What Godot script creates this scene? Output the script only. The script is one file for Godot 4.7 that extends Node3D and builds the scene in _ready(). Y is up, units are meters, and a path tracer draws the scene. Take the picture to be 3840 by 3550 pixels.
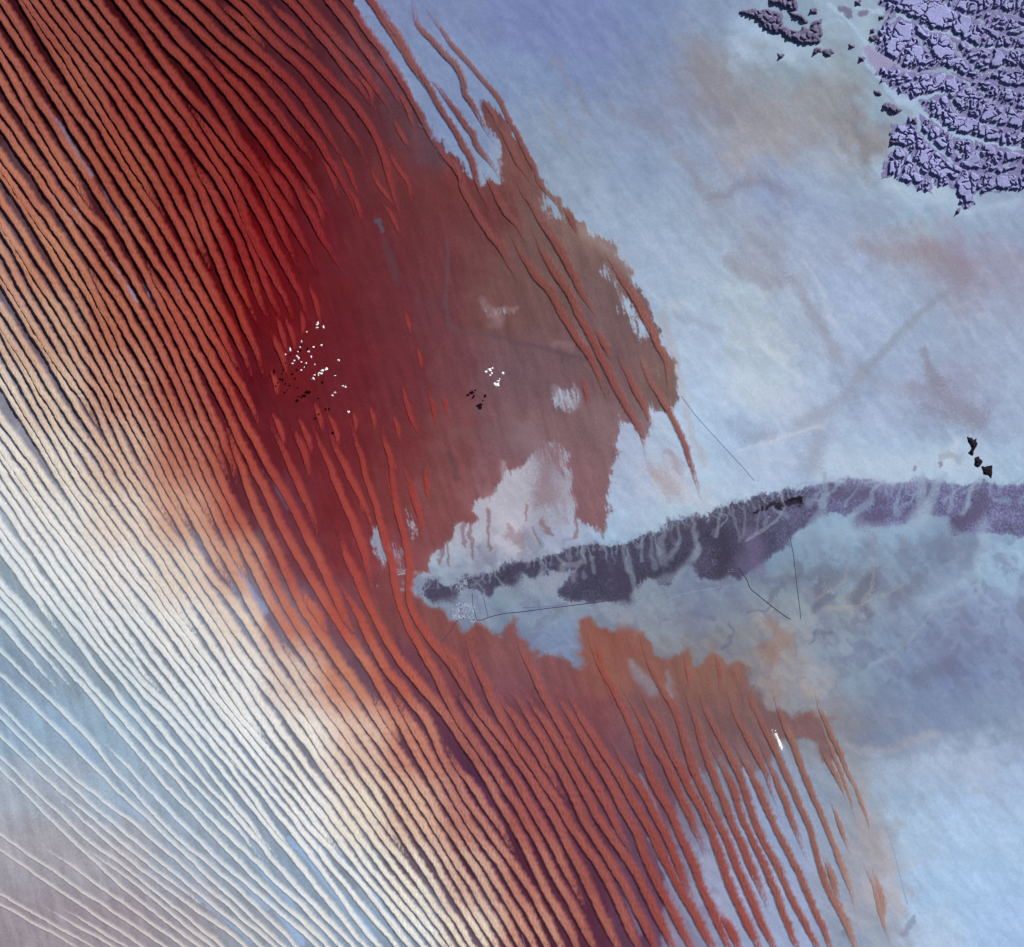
extends Node3D
# A desert seen from a satellite: red and white linear dunes, a pale gravel plain, a dissected plateau,
# a dark basalt belt with a small town on it. One photo pixel is 50 m of ground; y is up, north is -z.

const M := 50.0                 # metres per photo pixel
const CU := 1920.0
const CV := 1775.0
const ORBIT := 705000.0         # height of the camera
const GAIN := 1.26              # what a flat sunlit surface shows over its base colour
# the part of the ground with its own colour detail, in photo pixels
const U0 := -320.0
const V0 := -320.0
const UW := 4480.0
const VH := 4190.0
const TEX := 2.5                # photo pixels per texel
const CELL := 8.0               # photo pixels per mask cell
const SUN_AZ := Vector2(0.625, -0.781)
const SUN_EL := 32.0

var mask_w: int
var mask_h: int
var tex_w: int
var tex_h: int
var tex_rows: Array = []
var tex_bytes: PackedByteArray
var to_linear: PackedFloat32Array
var noise: Dictionary = {}
var plain_field: Array = []
var red_field: Array = []
var sand_field: Array = []
var shape_field: Array = []
var red_mask: PackedFloat32Array
var lava_mask: PackedFloat32Array
var strokes: Array = []
var dune_parts: Array = []
var rock_parts: Array = []
var rocks: Array = []
var named: Dictionary = {}
var rng := RandomNumberGenerator.new()
var dune_material: StandardMaterial3D
var rock_material: StandardMaterial3D

# ---------------------------------------------------------------- data read off the photograph

# crests of the dunes: [strength, u, v, u, v ...] in photo pixels
const CRESTS := [
	[1, -37, -180, 150, 100, 286, 300, 412, 500, 536, 700, 623, 830],
	[1, -17, -180, 184, 100, 326, 300, 451, 500, 577, 700, 680, 900, 785, 1100, 889, 1300, 945, 1430],
	[1, 10, -180, 225, 100, 374, 300, 505, 500, 628, 700, 730, 900, 791, 1030],
	[1, 56, -180, 271, 100, 422, 300, 562, 500, 681, 700, 768, 900, 853, 1100, 941, 1300, 989, 1430],
	[1, 106, -180, 321, 100, 476, 300, 614, 500, 728, 700, 813, 900, 902, 1100, 967, 1230],
	[1, 158, -180, 373, 100, 531, 300, 673, 500, 815, 700, 918, 900, 1000, 1100, 1061, 1230],
	[1, 209, -180, 424, 100, 578, 300, 726, 500, 854, 700, 940, 900, 1048, 1100, 1109, 1230],
	[1, 294, -180, 499, 100, 646, 300, 812, 500, 962, 700, 1061, 900, 1126, 1030],
	[1, 347, -180, 552, 100, 731, 300, 863, 500, 997, 700, 1119, 900, 1193, 1030],
	[1, 409, -180, 614, 100, 798, 300, 948, 500, 1096, 700, 1202, 900, 1284, 1030],
	[1, 435, -180, 706, 100, 914, 300, 1084, 500, 1188, 630],
	[1, 500, -180, 771, 100, 990, 300, 1155, 500, 1283, 700, 1339, 830],
	[1, 577, -180, 848, 100, 1061, 300, 1216, 500, 1303, 630],
	[1, 808, 0, 905, 100, 1002, 200],
	[1, 683, -180, 954, 100, 1150, 300, 1305, 500, 1379, 630],
	[1, 744, -180, 1015, 100, 1228, 300, 1390, 500, 1460, 700, 1499, 830],
	[1, 989, 0, 1086, 100, 1183, 200],
	[1, 883, -180, 1154, 100, 1315, 300, 1415, 430],
	[1, 959, -180, 1202, 100, 1375, 300, 1466, 430],
	[1, 1077, -180, 1292, 100, 1437, 300, 1524, 430],
	[1, 1149, -180, 1350, 100, 1490, 300, 1600, 500, 1669, 630],
	[1, 1254, -180, 1441, 100, 1576, 300, 1663, 430],
	[1, -170, -177, 148, 300, 271, 500, 396, 700, 516, 900, 643, 1100, 756, 1300, 866, 1500, 966, 1700, 1083, 1900, 1181, 2100, 1274, 2300, 1348, 2430],
	[1, -170, -256, 182, 300, 323, 500, 450, 700, 573, 900, 688, 1100, 801, 1300, 919, 1500, 980, 1630],
	[1, -170, -395, 247, 300, 377, 500, 499, 700, 626, 900, 736, 1100, 845, 1300, 910, 1430],
	[1, 736, 170, 853, 300, 1019, 500, 1163, 700, 1237, 830],
	[1, -170, -68, 152, 500, 281, 700, 363, 830],
	[1, -170, -98, 209, 500, 335, 700, 462, 900, 566, 1100, 666, 1300, 760, 1500, 844, 1700, 887, 1830],
	[1, 685, 370, 772, 500, 900, 700, 1005, 900, 1112, 1100, 1164, 1230],
	[1, -170, 243, 150, 700, 277, 900, 418, 1100, 535, 1300, 634, 1500, 729, 1700, 827, 1900, 922, 2100, 1026, 2300, 1160, 2500, 1298, 2700, 1444, 2900, 1576, 3100, 1705, 3300, 1823, 3500, 1928, 3650],
	[1, -170, 164, 187, 700, 334, 900, 466, 1100, 581, 1300, 676, 1500, 769, 1700, 867, 1900, 973, 2100, 1078, 2300, 1205, 2500, 1350, 2700, 1491, 2900, 1617, 3100, 1745, 3300, 1871, 3500, 1976, 3650],
	[1, -170, 48, 243, 700, 398, 900, 519, 1100, 624, 1300, 716, 1500, 807, 1700, 863, 1830],
	[1, 692, 570, 770, 700, 875, 900, 954, 1100, 1019, 1230],
	[1, 986, 600, 1046, 700, 1106, 800],
	[1, -170, 395, 150, 900, 267, 1100, 375, 1300, 476, 1500, 579, 1700, 691, 1900, 800, 2100, 887, 2230],
	[1, -170, 392, 177, 900, 314, 1100, 412, 1300, 513, 1500, 616, 1700, 721, 1900, 838, 2100, 950, 2300, 1072, 2500, 1205, 2700, 1351, 2900, 1479, 3100, 1608, 3300, 1733, 3500, 1838, 3650],
	[1, -170, 365, 222, 900, 342, 1100, 447, 1300, 552, 1500, 654, 1700, 756, 1900, 817, 2030],
	[1, -170, 599, 164, 1100, 289, 1300, 406, 1500, 514, 1700, 626, 1900, 742, 2100, 889, 2300, 1018, 2500, 1157, 2700, 1299, 2900, 1440, 3100, 1531, 3230],
	[1, -170, 497, 212, 1100, 332, 1300, 441, 1500, 547, 1700, 659, 1900, 733, 2030],
	[1, 298, 970, 376, 1100, 491, 1300, 597, 1500, 691, 1700, 786, 1900, 878, 2100, 943, 2230],
	[1, 528, 970, 602, 1100, 711, 1300, 816, 1500, 910, 1700, 1010, 1900, 1111, 2100, 1230, 2300, 1368, 2500, 1485, 2700, 1592, 2900, 1715, 3100, 1845, 3300, 1967, 3500, 2062, 3650],
	[1, -170, 747, 162, 1300, 301, 1500, 379, 1630],
	[1, -170, 657, 205, 1300, 334, 1500, 430, 1700, 555, 1900, 697, 2100, 826, 2300, 972, 2500, 1118, 2700, 1257, 2900, 1399, 3100, 1550, 3300, 1696, 3500, 1801, 3650],
	[1, -170, 564, 247, 1300, 373, 1500, 468, 1700, 594, 1900, 672, 2030],
	[1, -170, 942, 165, 1500, 300, 1700, 437, 1900, 578, 2100, 704, 2300, 837, 2500, 968, 2700, 1114, 2900, 1265, 3100, 1415, 3300, 1582, 3500, 1712, 3650],
	[1, -170, 889, 207, 1500, 346, 1700, 477, 1900, 615, 2100, 752, 2300, 881, 2500, 1015, 2700, 1160, 2900, 1310, 3100, 1457, 3300, 1620, 3500, 1740, 3650],
	[1, -170, 780, 262, 1500, 390, 1700, 520, 1900, 659, 2100, 788, 2300, 919, 2500, 1076, 2700, 1216, 2900, 1357, 3100, 1508, 3300, 1653, 3500, 1758, 3650],
	[1, -170, 1160, 154, 1700, 277, 1900, 420, 2100, 575, 2300, 718, 2500, 868, 2700, 1033, 2900, 1186, 3100, 1294, 3230],
	[1, -170, 1107, 176, 1700, 316, 1900, 457, 2100, 610, 2300, 755, 2500, 898, 2700, 1073, 2900, 1222, 3100, 1374, 3300, 1538, 3500, 1668, 3650],
	[1, -170, 1015, 218, 1700, 354, 1900, 500, 2100, 640, 2300, 790, 2500, 926, 2700, 1030, 2830],
	[1, -170, 950, 255, 1700, 392, 1900, 530, 2100, 670, 2300, 757, 2430],
	[1, 833, 1570, 876, 1700, 943, 1900, 1040, 2100, 1134, 2300, 1271, 2500, 1403, 2700, 1535, 2900, 1665, 3100, 1796, 3300, 1914, 3500, 2019, 3650],
	[1, 1003, 1570, 1055, 1700, 1147, 1900, 1195, 2030],
	[1, 1088, 1600, 1128, 1700, 1168, 1800],
	[1, 1157, 1570, 1205, 1700, 1288, 1900, 1361, 2100, 1396, 2230],
	[1, 1218, 1570, 1257, 1700, 1361, 1900, 1404, 2030],
	[1, 1305, 1570, 1340, 1700, 1398, 1900, 1452, 2100, 1500, 2300, 1605, 2500, 1710, 2700, 1846, 2900, 1973, 3100, 2080, 3300, 2186, 3500, 2276, 3650],
	[1, 1421, 1570, 1451, 1700, 1479, 1900, 1521, 2100, 1537, 2300, 1678, 2500, 1812, 2700, 1961, 2900, 2082, 3100, 2181, 3300, 2278, 3500, 2368, 3650],
	[1, -170, 1465, 149, 1900, 298, 2100, 448, 2300, 597, 2500, 751, 2700, 916, 2900, 1029, 3030],
	[1, -170, 1398, 190, 1900, 338, 2100, 487, 2300, 649, 2500, 792, 2700, 952, 2900, 1115, 3100, 1273, 3300, 1438, 3500, 1568, 3650],
	[1, -170, 1352, 232, 1900, 379, 2100, 523, 2300, 684, 2500, 838, 2700, 996, 2900, 1150, 3100, 1333, 3300, 1490, 3500, 1620, 3650],
	[1, 1521, 1800, 1554, 1900, 1587, 2000],
	[1, -170, 1651, 144, 2100, 286, 2300, 439, 2500, 623, 2700, 787, 2900, 940, 3100, 1044, 3230],
	[1, -170, 1586, 181, 2100, 324, 2300, 477, 2500, 664, 2700, 833, 2900, 994, 3100, 1162, 3300, 1321, 3500, 1471, 3650],
	[1, -170, 1536, 225, 2100, 362, 2300, 516, 2500, 620, 2630],
	[1, -170, 1479, 265, 2100, 404, 2300, 554, 2500, 710, 2700, 874, 2900, 1017, 3100, 1125, 3230],
	[1, 1258, 1970, 1297, 2100, 1385, 2300, 1504, 2500, 1666, 2700, 1798, 2900, 1915, 3100, 2017, 3300, 2126, 3500, 2216, 3650],
	[1, -170, 1843, 165, 2300, 238, 2400],
	[1, -170, 1787, 206, 2300, 351, 2500, 511, 2700, 684, 2900, 876, 3100, 984, 3230],
	[1, -170, 1738, 242, 2300, 407, 2500, 564, 2700, 736, 2900, 913, 3100, 1082, 3300, 1274, 3500, 1414, 3650],
	[1, 1112, 2200, 1172, 2300, 1232, 2400],
	[1, 1254, 2170, 1328, 2300, 1430, 2500, 1582, 2700, 1682, 2900, 1811, 3100, 1954, 3300, 2066, 3500, 2156, 3650],
	[1, -170, 2157, 139, 2500, 229, 2600],
	[1, -170, 2086, 196, 2500, 284, 2600],
	[1, -170, 2048, 237, 2500, 409, 2700, 574, 2900, 764, 3100, 958, 3300, 1172, 3500, 1312, 3650],
	[1, -170, 2007, 274, 2500, 454, 2700, 635, 2900, 815, 3100, 1024, 3300, 1226, 3500, 1366, 3650],
	[1, 1020, 2370, 1111, 2500, 1247, 2700, 1397, 2900, 1531, 3100, 1660, 3300, 1781, 3500, 1886, 3650],
	[1, 1637, 2400, 1704, 2500, 1771, 2600],
	[1, 1736, 2370, 1779, 2500, 1871, 2700, 2006, 2900, 2133, 3100, 2261, 3300, 2357, 3500, 2442, 3650],
	[1, 1929, 2370, 1977, 2500, 2076, 2700, 2193, 2900, 2304, 3100, 2378, 3230],
	[1, 2201, 2370, 2244, 2500, 2348, 2700, 2424, 2900, 2527, 3100, 2610, 3300, 2697, 3500, 2777, 3650],
	[1, 2396, 2370, 2435, 2500, 2535, 2700, 2595, 2900, 2691, 3100, 2772, 3300, 2866, 3500, 2946, 3650],
	[1, -170, 2368, 173, 2700, 370, 2900, 578, 3100, 790, 3300, 1006, 3500, 1176, 3650],
	[1, -170, 2278, 259, 2700, 434, 2900, 618, 3100, 846, 3300, 1060, 3500, 1200, 3650],
	[1, 1385, 2600, 1442, 2700, 1499, 2800],
	[1, 1444, 2570, 1522, 2700, 1638, 2900, 1761, 3100, 1898, 3300, 2014, 3500, 2104, 3650],
	[1, 1683, 2570, 1770, 2700, 1906, 2900, 2024, 3100, 2132, 3300, 2201, 3430],
	[1, 1835, 2570, 1922, 2700, 2054, 2900, 2132, 3030],
	[1, 1893, 2570, 1980, 2700, 2093, 2900, 2193, 3100, 2316, 3300, 2419, 3500, 2504, 3650],
	[1, 1941, 2570, 2028, 2700, 2141, 2900, 2255, 3100, 2386, 3300, 2485, 3500, 2565, 3650],
	[1, 2068, 2570, 2137, 2700, 2251, 2900, 2359, 3100, 2448, 3300, 2551, 3500, 2636, 3650],
	[1, 2107, 2570, 2176, 2700, 2303, 2900, 2416, 3100, 2519, 3300, 2632, 3500, 2712, 3650],
	[1, 2327, 2570, 2396, 2700, 2499, 2900, 2590, 3100, 2651, 3230],
	[1, 2386, 2570, 2451, 2700, 2546, 2900, 2646, 3100, 2716, 3300, 2809, 3500, 2889, 3650],
	[1, 2556, 2570, 2599, 2700, 2663, 2900, 2743, 3100, 2826, 3300, 2887, 3430],
	[1, 2615, 2570, 2654, 2700, 2760, 2900, 2828, 3100, 2927, 3300, 3028, 3500, 3108, 3650],
	[1, 2723, 2570, 2762, 2700, 2863, 2900, 2919, 3030],
	[1, 2800, 2570, 2843, 2700, 2939, 2900, 3025, 3100, 3086, 3300, 3178, 3500, 3248, 3650],
	[1, 2892, 2570, 2929, 2700, 3007, 2900, 3093, 3100, 3169, 3300, 3212, 3430],
	[1, 3056, 2570, 3086, 2700, 3179, 2900, 3253, 3030],
	[1, -170, 2593, 147, 2900, 378, 3100, 630, 3300, 803, 3430],
	[1, -170, 2526, 210, 2900, 434, 3100, 678, 3300, 918, 3500, 1098, 3650],
	[1, -170, 2487, 257, 2900, 512, 3100, 740, 3300, 968, 3500, 1148, 3650],
	[1, 368, 2770, 498, 2900, 687, 3100, 898, 3300, 1132, 3500, 1272, 3650],
	[1, 799, 2770, 912, 2900, 1075, 3100, 1226, 3300, 1372, 3500, 1522, 3650],
	[1, 1647, 2770, 1725, 2900, 1862, 3100, 1940, 3230],
	[1, 2286, 2770, 2355, 2900, 2469, 3100, 2554, 3300, 2615, 3430],
	[1, 2642, 2770, 2716, 2900, 2790, 3100, 2881, 3300, 2956, 3500, 3036, 3650],
	[1, 2737, 2770, 2806, 2900, 2899, 3100, 2996, 3300, 3087, 3500, 3162, 3650],
	[1, 2839, 2770, 2895, 2900, 2973, 3100, 3025, 3230],
	[1, 3075, 2800, 3125, 2900, 3175, 3000],
	[1, -170, 2714, 216, 3100, 424, 3300, 676, 3500, 876, 3650],
	[1, -170, 2674, 270, 3100, 524, 3300, 772, 3500, 952, 3650],
	[1, 193, 2970, 332, 3100, 574, 3300, 852, 3500, 1032, 3650],
	[1, 3111, 3000, 3148, 3100, 3185, 3200],
	[1, -170, 3070, 160, 3300, 454, 3500, 684, 3650],
	[1, -170, 3016, 242, 3300, 542, 3500, 752, 3650],
	[1, 151, 3170, 337, 3300, 614, 3500, 824, 3650],
	[1, 299, 3170, 481, 3300, 728, 3500, 908, 3650],
	[1, 3085, 3200, 3118, 3300, 3151, 3400],
	[1, -170, 3298, 194, 3500, 374, 3600],
	[1, -170, 3260, 254, 3500, 431, 3600],
	[1, 159, 3400, 332, 3500, 505, 3600],
	[1, 219, 3400, 386, 3500, 553, 3600],
	[1, 2679, 3400, 2732, 3500, 2785, 3600],
	[1, 1385, -40, 1450, 85, 1525, 215, 1585, 305, 1645, 410, 1706, 509, 1733, 560, 1756, 597, 1787, 695, 1844, 806],
	[1, 1803, 635, 1832, 695, 1868, 764, 1895, 809, 1931, 851, 1970, 917],
	[1, 1540, -20, 1560, 90, 1625, 170, 1700, 255, 1726, 305, 1735, 350, 1780, 425, 1825, 500, 1860, 550],
	[1, 1570, 290, 1620, 310, 1665, 370, 1735, 465, 1766, 506, 1784, 557, 1820, 602, 1856, 647, 1880, 690],
	[1, 1928, 660, 1949, 719, 1985, 770, 2015, 824, 2054, 887, 2090, 947, 2120, 995, 2170, 1100, 2215, 1160, 2250, 1220],
	[0.7, 1850, 440, 1885, 510, 1916, 569, 1940, 620, 1973, 662, 2000, 698],
	[0.6, 1590, 20, 1670, 145, 1700, 185, 1750, 235, 1810, 305, 1860, 370, 1900, 445, 1967, 575, 2003, 644, 2018, 686, 2060, 740, 2090, 773, 2114, 812],
	[0.6, 2110, 770, 2150, 851, 2170, 890],
	[0.5, 1796, 365, 1825, 405, 1850, 440, 1865, 490],
	[1, 1585, 440, 1650, 575, 1709, 656, 1727, 710, 1760, 770, 1799, 836, 1826, 881, 1862, 926, 1898, 986, 1931, 1040, 1945, 1080],
	[1, 1901, 860, 1934, 923, 1964, 980, 2000, 1040, 2065, 1120, 2125, 1230, 2200, 1345, 2260, 1460, 2285, 1520],
	[1, 1985, 845, 2012, 899, 2030, 950, 2060, 1007, 2084, 1049, 2120, 1100, 2165, 1195, 2210, 1280, 2260, 1375, 2315, 1480, 2375, 1585, 2410, 1660, 2425, 1740],
	[1, 2262, 930, 2310, 1030, 2360, 1105, 2400, 1170, 2430, 1235, 2460, 1300, 2490, 1365, 2505, 1490],
	[1, 2385, 1310, 2425, 1415, 2465, 1490, 2505, 1560, 2550, 1645, 2575, 1720, 2605, 1800, 2640, 1880],
	[0.9, 2310, 1330, 2350, 1415, 2385, 1485, 2425, 1565, 2455, 1625],
	[0.9, 2230, 1235, 2258, 1290, 2290, 1355],
	[0.5, 2175, 1400, 2195, 1480, 2205, 1530],
	[0.5, 1440, 540, 1490, 640, 1530, 700, 1540, 780],
	[0.8, 1497, 1430, 1520, 1515, 1545, 1590, 1572, 1640],
	[0.7, 1605, 1455, 1620, 1540, 1637, 1605],
	[0.6, 1470, 1550, 1483, 1610, 1498, 1660],
	[0.8, 1425, 1600, 1440, 1680, 1470, 1745, 1490, 1790],
	[0.6, 1386, 1520, 1400, 1620],
	[0.5, 1318, 1540, 1332, 1625],
	[0.5, 1514, 1160, 1536, 1260],
	[0.5, 1563, 1300, 1582, 1390],
	[0.5, 1650, 1480, 1672, 1560],
	[0.8, 1505, 1740, 1540, 1840, 1565, 1930, 1580, 2020],
	[0.7, 1440, 1760, 1465, 1850, 1485, 1920, 1510, 2015, 1530, 2130],
	[0.6, 1585, 1750, 1596, 1830, 1610, 1880],
	[0.6, 1345, 1830, 1352, 1880, 1362, 1930],
	[0.6, 1010, 1390, 1025, 1440, 1035, 1490],
	[0.6, 1015, 1540, 1050, 1640, 1065, 1690],
	[0.7, 1170, 1500, 1195, 1580, 1210, 1630],
	[0.6, 1225, 1540, 1245, 1600, 1268, 1690],
	[0.7, 1110, 1560, 1150, 1660, 1165, 1720],
	[0.5, 1060, 1180, 1080, 1230, 1110, 1330],
	[0.5, 1120, 1160, 1130, 1270],
	[0.5, 1150, 1050, 1175, 1130, 1200, 1240],
	[0.6, 1030, 1170, 1055, 1270, 1075, 1340],
	[0.8, 1010, 1230, 1025, 1280, 1060, 1370, 1080, 1420],
	[0.6, 1290, 690, 1330, 760, 1360, 850],
	[0.6, 1130, 690, 1180, 770, 1215, 860],
	[0.5, 1380, 620, 1420, 700, 1490, 790],
	[0.5, 1430, 760, 1470, 830, 1495, 890],
	[0.6, 1260, 560, 1300, 640, 1345, 750],
	[0.6, 1480, 330, 1515, 400, 1555, 490],
	[0.6, 1470, 440, 1495, 500, 1540, 570],
	[0.5, 1190, 590, 1230, 650, 1270, 760],
	[0.6, 1325, 280, 1370, 330, 1400, 400],
	[0.6, 2215, 2380, 2240, 2460, 2260, 2540, 2300, 2640],
	[0.7, 2420, 2460, 2440, 2520, 2470, 2590, 2490, 2640],
	[0.5, 2560, 2440, 2575, 2520, 2590, 2600],
	[0.5, 2680, 2440, 2690, 2520, 2700, 2600],
	[0.5, 2820, 2580, 2815, 2640, 2835, 2680],
	[0.6, 3075, 2710, 3110, 2800, 3150, 2900, 3185, 3000, 3215, 3090],
	[0.6, 3160, 2860, 3200, 2930, 3250, 3080, 3260, 3130],
	[0.5, 3240, 3230, 3270, 3320, 3300, 3430, 3340, 3540],
	[0.5, 3270, 3250, 3300, 3360, 3320, 3480],
	[0.6, 3090, 3260, 3130, 3370, 3170, 3480, 3200, 3570],
]

# base look of the gravel plain: u, v, colour as it shows
const PLAIN := [
	[1700, -100, 0x7f8cb4], [2000, 60, 0x7b88b8], [2200, 120, 0x7d8bb9], [2400, 60, 0x7e90b8], [2700, 60, 0x8a9dba], [3000, 80, 0x90a9bf], [3150, 60, 0x9ab4c6], [3250, 200, 0x93aec0],
	[1750, 300, 0x8193b8], [2000, 300, 0x8398bb], [2200, 250, 0x7d8eb6], [2450, 250, 0x8494b5], [2650, 250, 0x908f9e], [2850, 250, 0x91a0ae], [2800, 180, 0xa9c0da], [3000, 250, 0x8ea3ad], [3150, 250, 0x97a6a9],
	[2050, 480, 0x8d9cb6], [2300, 450, 0x8a9bb8], [2500, 400, 0x8994b0], [2700, 380, 0x938f9d], [2900, 420, 0x9da0ab], [3100, 380, 0x93979a], [3180, 480, 0x978d88], [3250, 560, 0x978a84], [3290, 420, 0x93aac0],
	[2150, 650, 0x93a4bb], [2400, 620, 0x8fa2bf], [2600, 560, 0x93a2bd], [2800, 540, 0xa2a2ac], [2950, 500, 0xa59fa2], [3050, 620, 0x9fb0c8], [3150, 620, 0xa4b4c8], [3270, 640, 0x9db4c8], [3350, 700, 0xa4bbd2],
	[2300, 820, 0x9db0c8], [2500, 780, 0x9aaec6], [2700, 800, 0x9ba8bf], [2900, 700, 0x93a2c4], [3100, 760, 0x9aaac8], [3300, 780, 0x98a6c0], [3450, 780, 0x9cb8d0], [3650, 820, 0x9aafc9], [3850, 850, 0x98a8c4],
	[2450, 980, 0xa3b6cf], [2650, 950, 0xa6b8cf], [2850, 960, 0x9ca4b6], [3050, 920, 0xa3b1cc], [3250, 930, 0x9fa9bf], [3450, 920, 0xa09caf], [3600, 960, 0x9a95ad], [3800, 1000, 0x9b9db5],
	[2600, 1130, 0xa9bdd3], [2800, 1100, 0xb0c2d2], [3000, 1120, 0xa9b8d0], [3200, 1080, 0xa8badb], [3400, 1100, 0xa1b2cc], [3600, 1120, 0x9a9fb4], [3800, 1150, 0x9fa9c2],
	[2650, 1300, 0xadc0d8], [2850, 1280, 0xb5c4d0], [3050, 1250, 0xa7b6cc], [3250, 1250, 0xa9bbd8], [3450, 1230, 0x9dafca], [3650, 1250, 0xa3b2cd], [3850, 1300, 0xa3b2cd],
	[2680, 1480, 0xb4cae4], [2850, 1450, 0xb9cddd], [3050, 1430, 0xafc0da], [3230, 1440, 0x98a8c4], [3400, 1430, 0xa4b3d0], [3600, 1450, 0x9ba1bb], [3800, 1450, 0xa5b5d0],
	[2650, 1600, 0xb2cbe6], [2800, 1630, 0x9fb7d6], [2950, 1600, 0xb2c2da], [3100, 1600, 0xa7b5d0], [3300, 1560, 0xaab9d6], [3500, 1560, 0x9aa6c2], [3700, 1600, 0x9ba9c6], [3880, 1640, 0xa4b4d0],
	[2500, 1700, 0xb1c1d8], [2650, 1740, 0xb3cbe4], [2850, 1700, 0xb6c9e2], [3000, 1720, 0xadbcda], [3200, 1680, 0xa9c2da], [3400, 1700, 0xa9c9de], [3600, 1690, 0xa9c8e0], [3800, 1720, 0xa9c4dc],
	[1900, 1840, 0xb5adc0], [2050, 1900, 0xa79fb4], [2350, 1700, 0xa9b6d0], [2400, 1850, 0xaebfdc], [2500, 1800, 0xbab6bf], [2650, 1850, 0xb2cbe2], [2850, 1830, 0xb2c6e0], [3050, 1780, 0xaac4de],
	[1750, 2030, 0xb2adbd], [1620, 2080, 0xb0b8cc], [1900, 2030, 0xb9b6c6], [2100, 2020, 0xa9b3cc], [2300, 2000, 0xa6c2de], [2500, 1930, 0xaec8e0], [2700, 1880, 0xb0c4da],
	[1500, 2150, 0x8f94a8], [1650, 2130, 0x8d9fb6], [1800, 2150, 0x8a92aa], [2000, 2150, 0x8f98ae], [2200, 2100, 0x8490aa], [2450, 2100, 0x8796ac], [2600, 2100, 0x7a88a2], [2900, 2050, 0x7f9ab4], [3150, 2000, 0x8fb0c6], [3400, 2000, 0x8caec4], [3600, 2050, 0x7f90ac], [3800, 2050, 0x9cbcd4],
	[1700, 2270, 0x7f8fa6], [1900, 2260, 0x8497a8], [2050, 2250, 0x8897ac], [2250, 2280, 0x8b96a8], [2450, 2230, 0x8696a8], [2600, 2230, 0x7b86a0], [2750, 2250, 0x7d8ca4], [2900, 2200, 0x8298a6], [3100, 2150, 0x7f95a8], [3300, 2150, 0x8797ae], [3500, 2150, 0x8092ac], [3700, 2150, 0x9ab8d0],
	[1950, 2380, 0x7b8cac], [2100, 2380, 0x8093b4], [2300, 2330, 0x8992a2], [2500, 2340, 0x8b94a0], [2700, 2330, 0x858e9c], [2850, 2320, 0x95958e], [3000, 2300, 0x93a0a8], [3200, 2280, 0x8f9aa6], [3400, 2280, 0x8b9ab2], [3600, 2280, 0x8b9cbc], [3800, 2300, 0x8f9fc0],
	[2500, 2480, 0x897f84], [2650, 2460, 0x857e82], [2800, 2450, 0x8d8280], [2950, 2430, 0x9f8f86], [3100, 2420, 0x8e9eb4], [3300, 2420, 0x8797b2], [3500, 2400, 0x7f8fb0], [3700, 2420, 0x8492b4], [3850, 2450, 0x8a98ba],
	[2350, 2600, 0x86808c], [2600, 2620, 0x877b80], [2800, 2620, 0x8a8284], [2950, 2580, 0x9d9492], [3050, 2550, 0x9fa3a8], [3200, 2550, 0x8699ae], [3400, 2550, 0x7f90ae], [3600, 2530, 0x7c8bb0], [3800, 2580, 0x8a9cbc],
	[2750, 2750, 0x827b88], [2950, 2720, 0x86808a], [3080, 2730, 0x929ca6], [3150, 2700, 0x8b7f84], [3300, 2720, 0x828ea8], [3400, 2780, 0x8492ae], [3550, 2720, 0x8291b0], [3700, 2700, 0x8296b0], [3850, 2760, 0x93a2bc],
	[2300, 3000, 0x746478], [2500, 2950, 0x7a6a80], [2700, 2950, 0x7d7288], [2900, 2920, 0x8a93ac], [3050, 2950, 0x8e9cb4], [3200, 2900, 0x949aa4], [3350, 2900, 0x99b2cc], [3500, 2880, 0xa4bcd8], [3700, 2850, 0xa9bcd8], [3850, 2900, 0xa5bcdc],
	[2500, 3200, 0x75708a], [2700, 3250, 0x9ba3bf], [2880, 3150, 0x96a8c8], [3000, 3150, 0x98a8c8], [3150, 3150, 0x9aa2b4], [3250, 3150, 0xa49ea2], [3400, 3120, 0xacc6e2], [3600, 3100, 0xadc8e8], [3850, 3150, 0xadc8e8],
	[2300, 3400, 0x6a5a72], [2550, 3420, 0x857f98], [2750, 3320, 0xa3aac8], [2950, 3380, 0xa0aed0], [3100, 3400, 0x98a4ba], [3220, 3350, 0x9fa2b0], [3320, 3350, 0xb6acb4], [3450, 3350, 0xa9c8ea], [3650, 3350, 0xaac9ec], [3850, 3400, 0xa8c8ec],
	[2600, 3560, 0x8a86a0], [2800, 3520, 0x9aa6c6], [3000, 3560, 0xa0aed0], [3150, 3520, 0x8f9db4], [3300, 3520, 0xa0aabb], [3500, 3520, 0xb4cbe6], [3750, 3560, 0xaac8ee],
]

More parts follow.
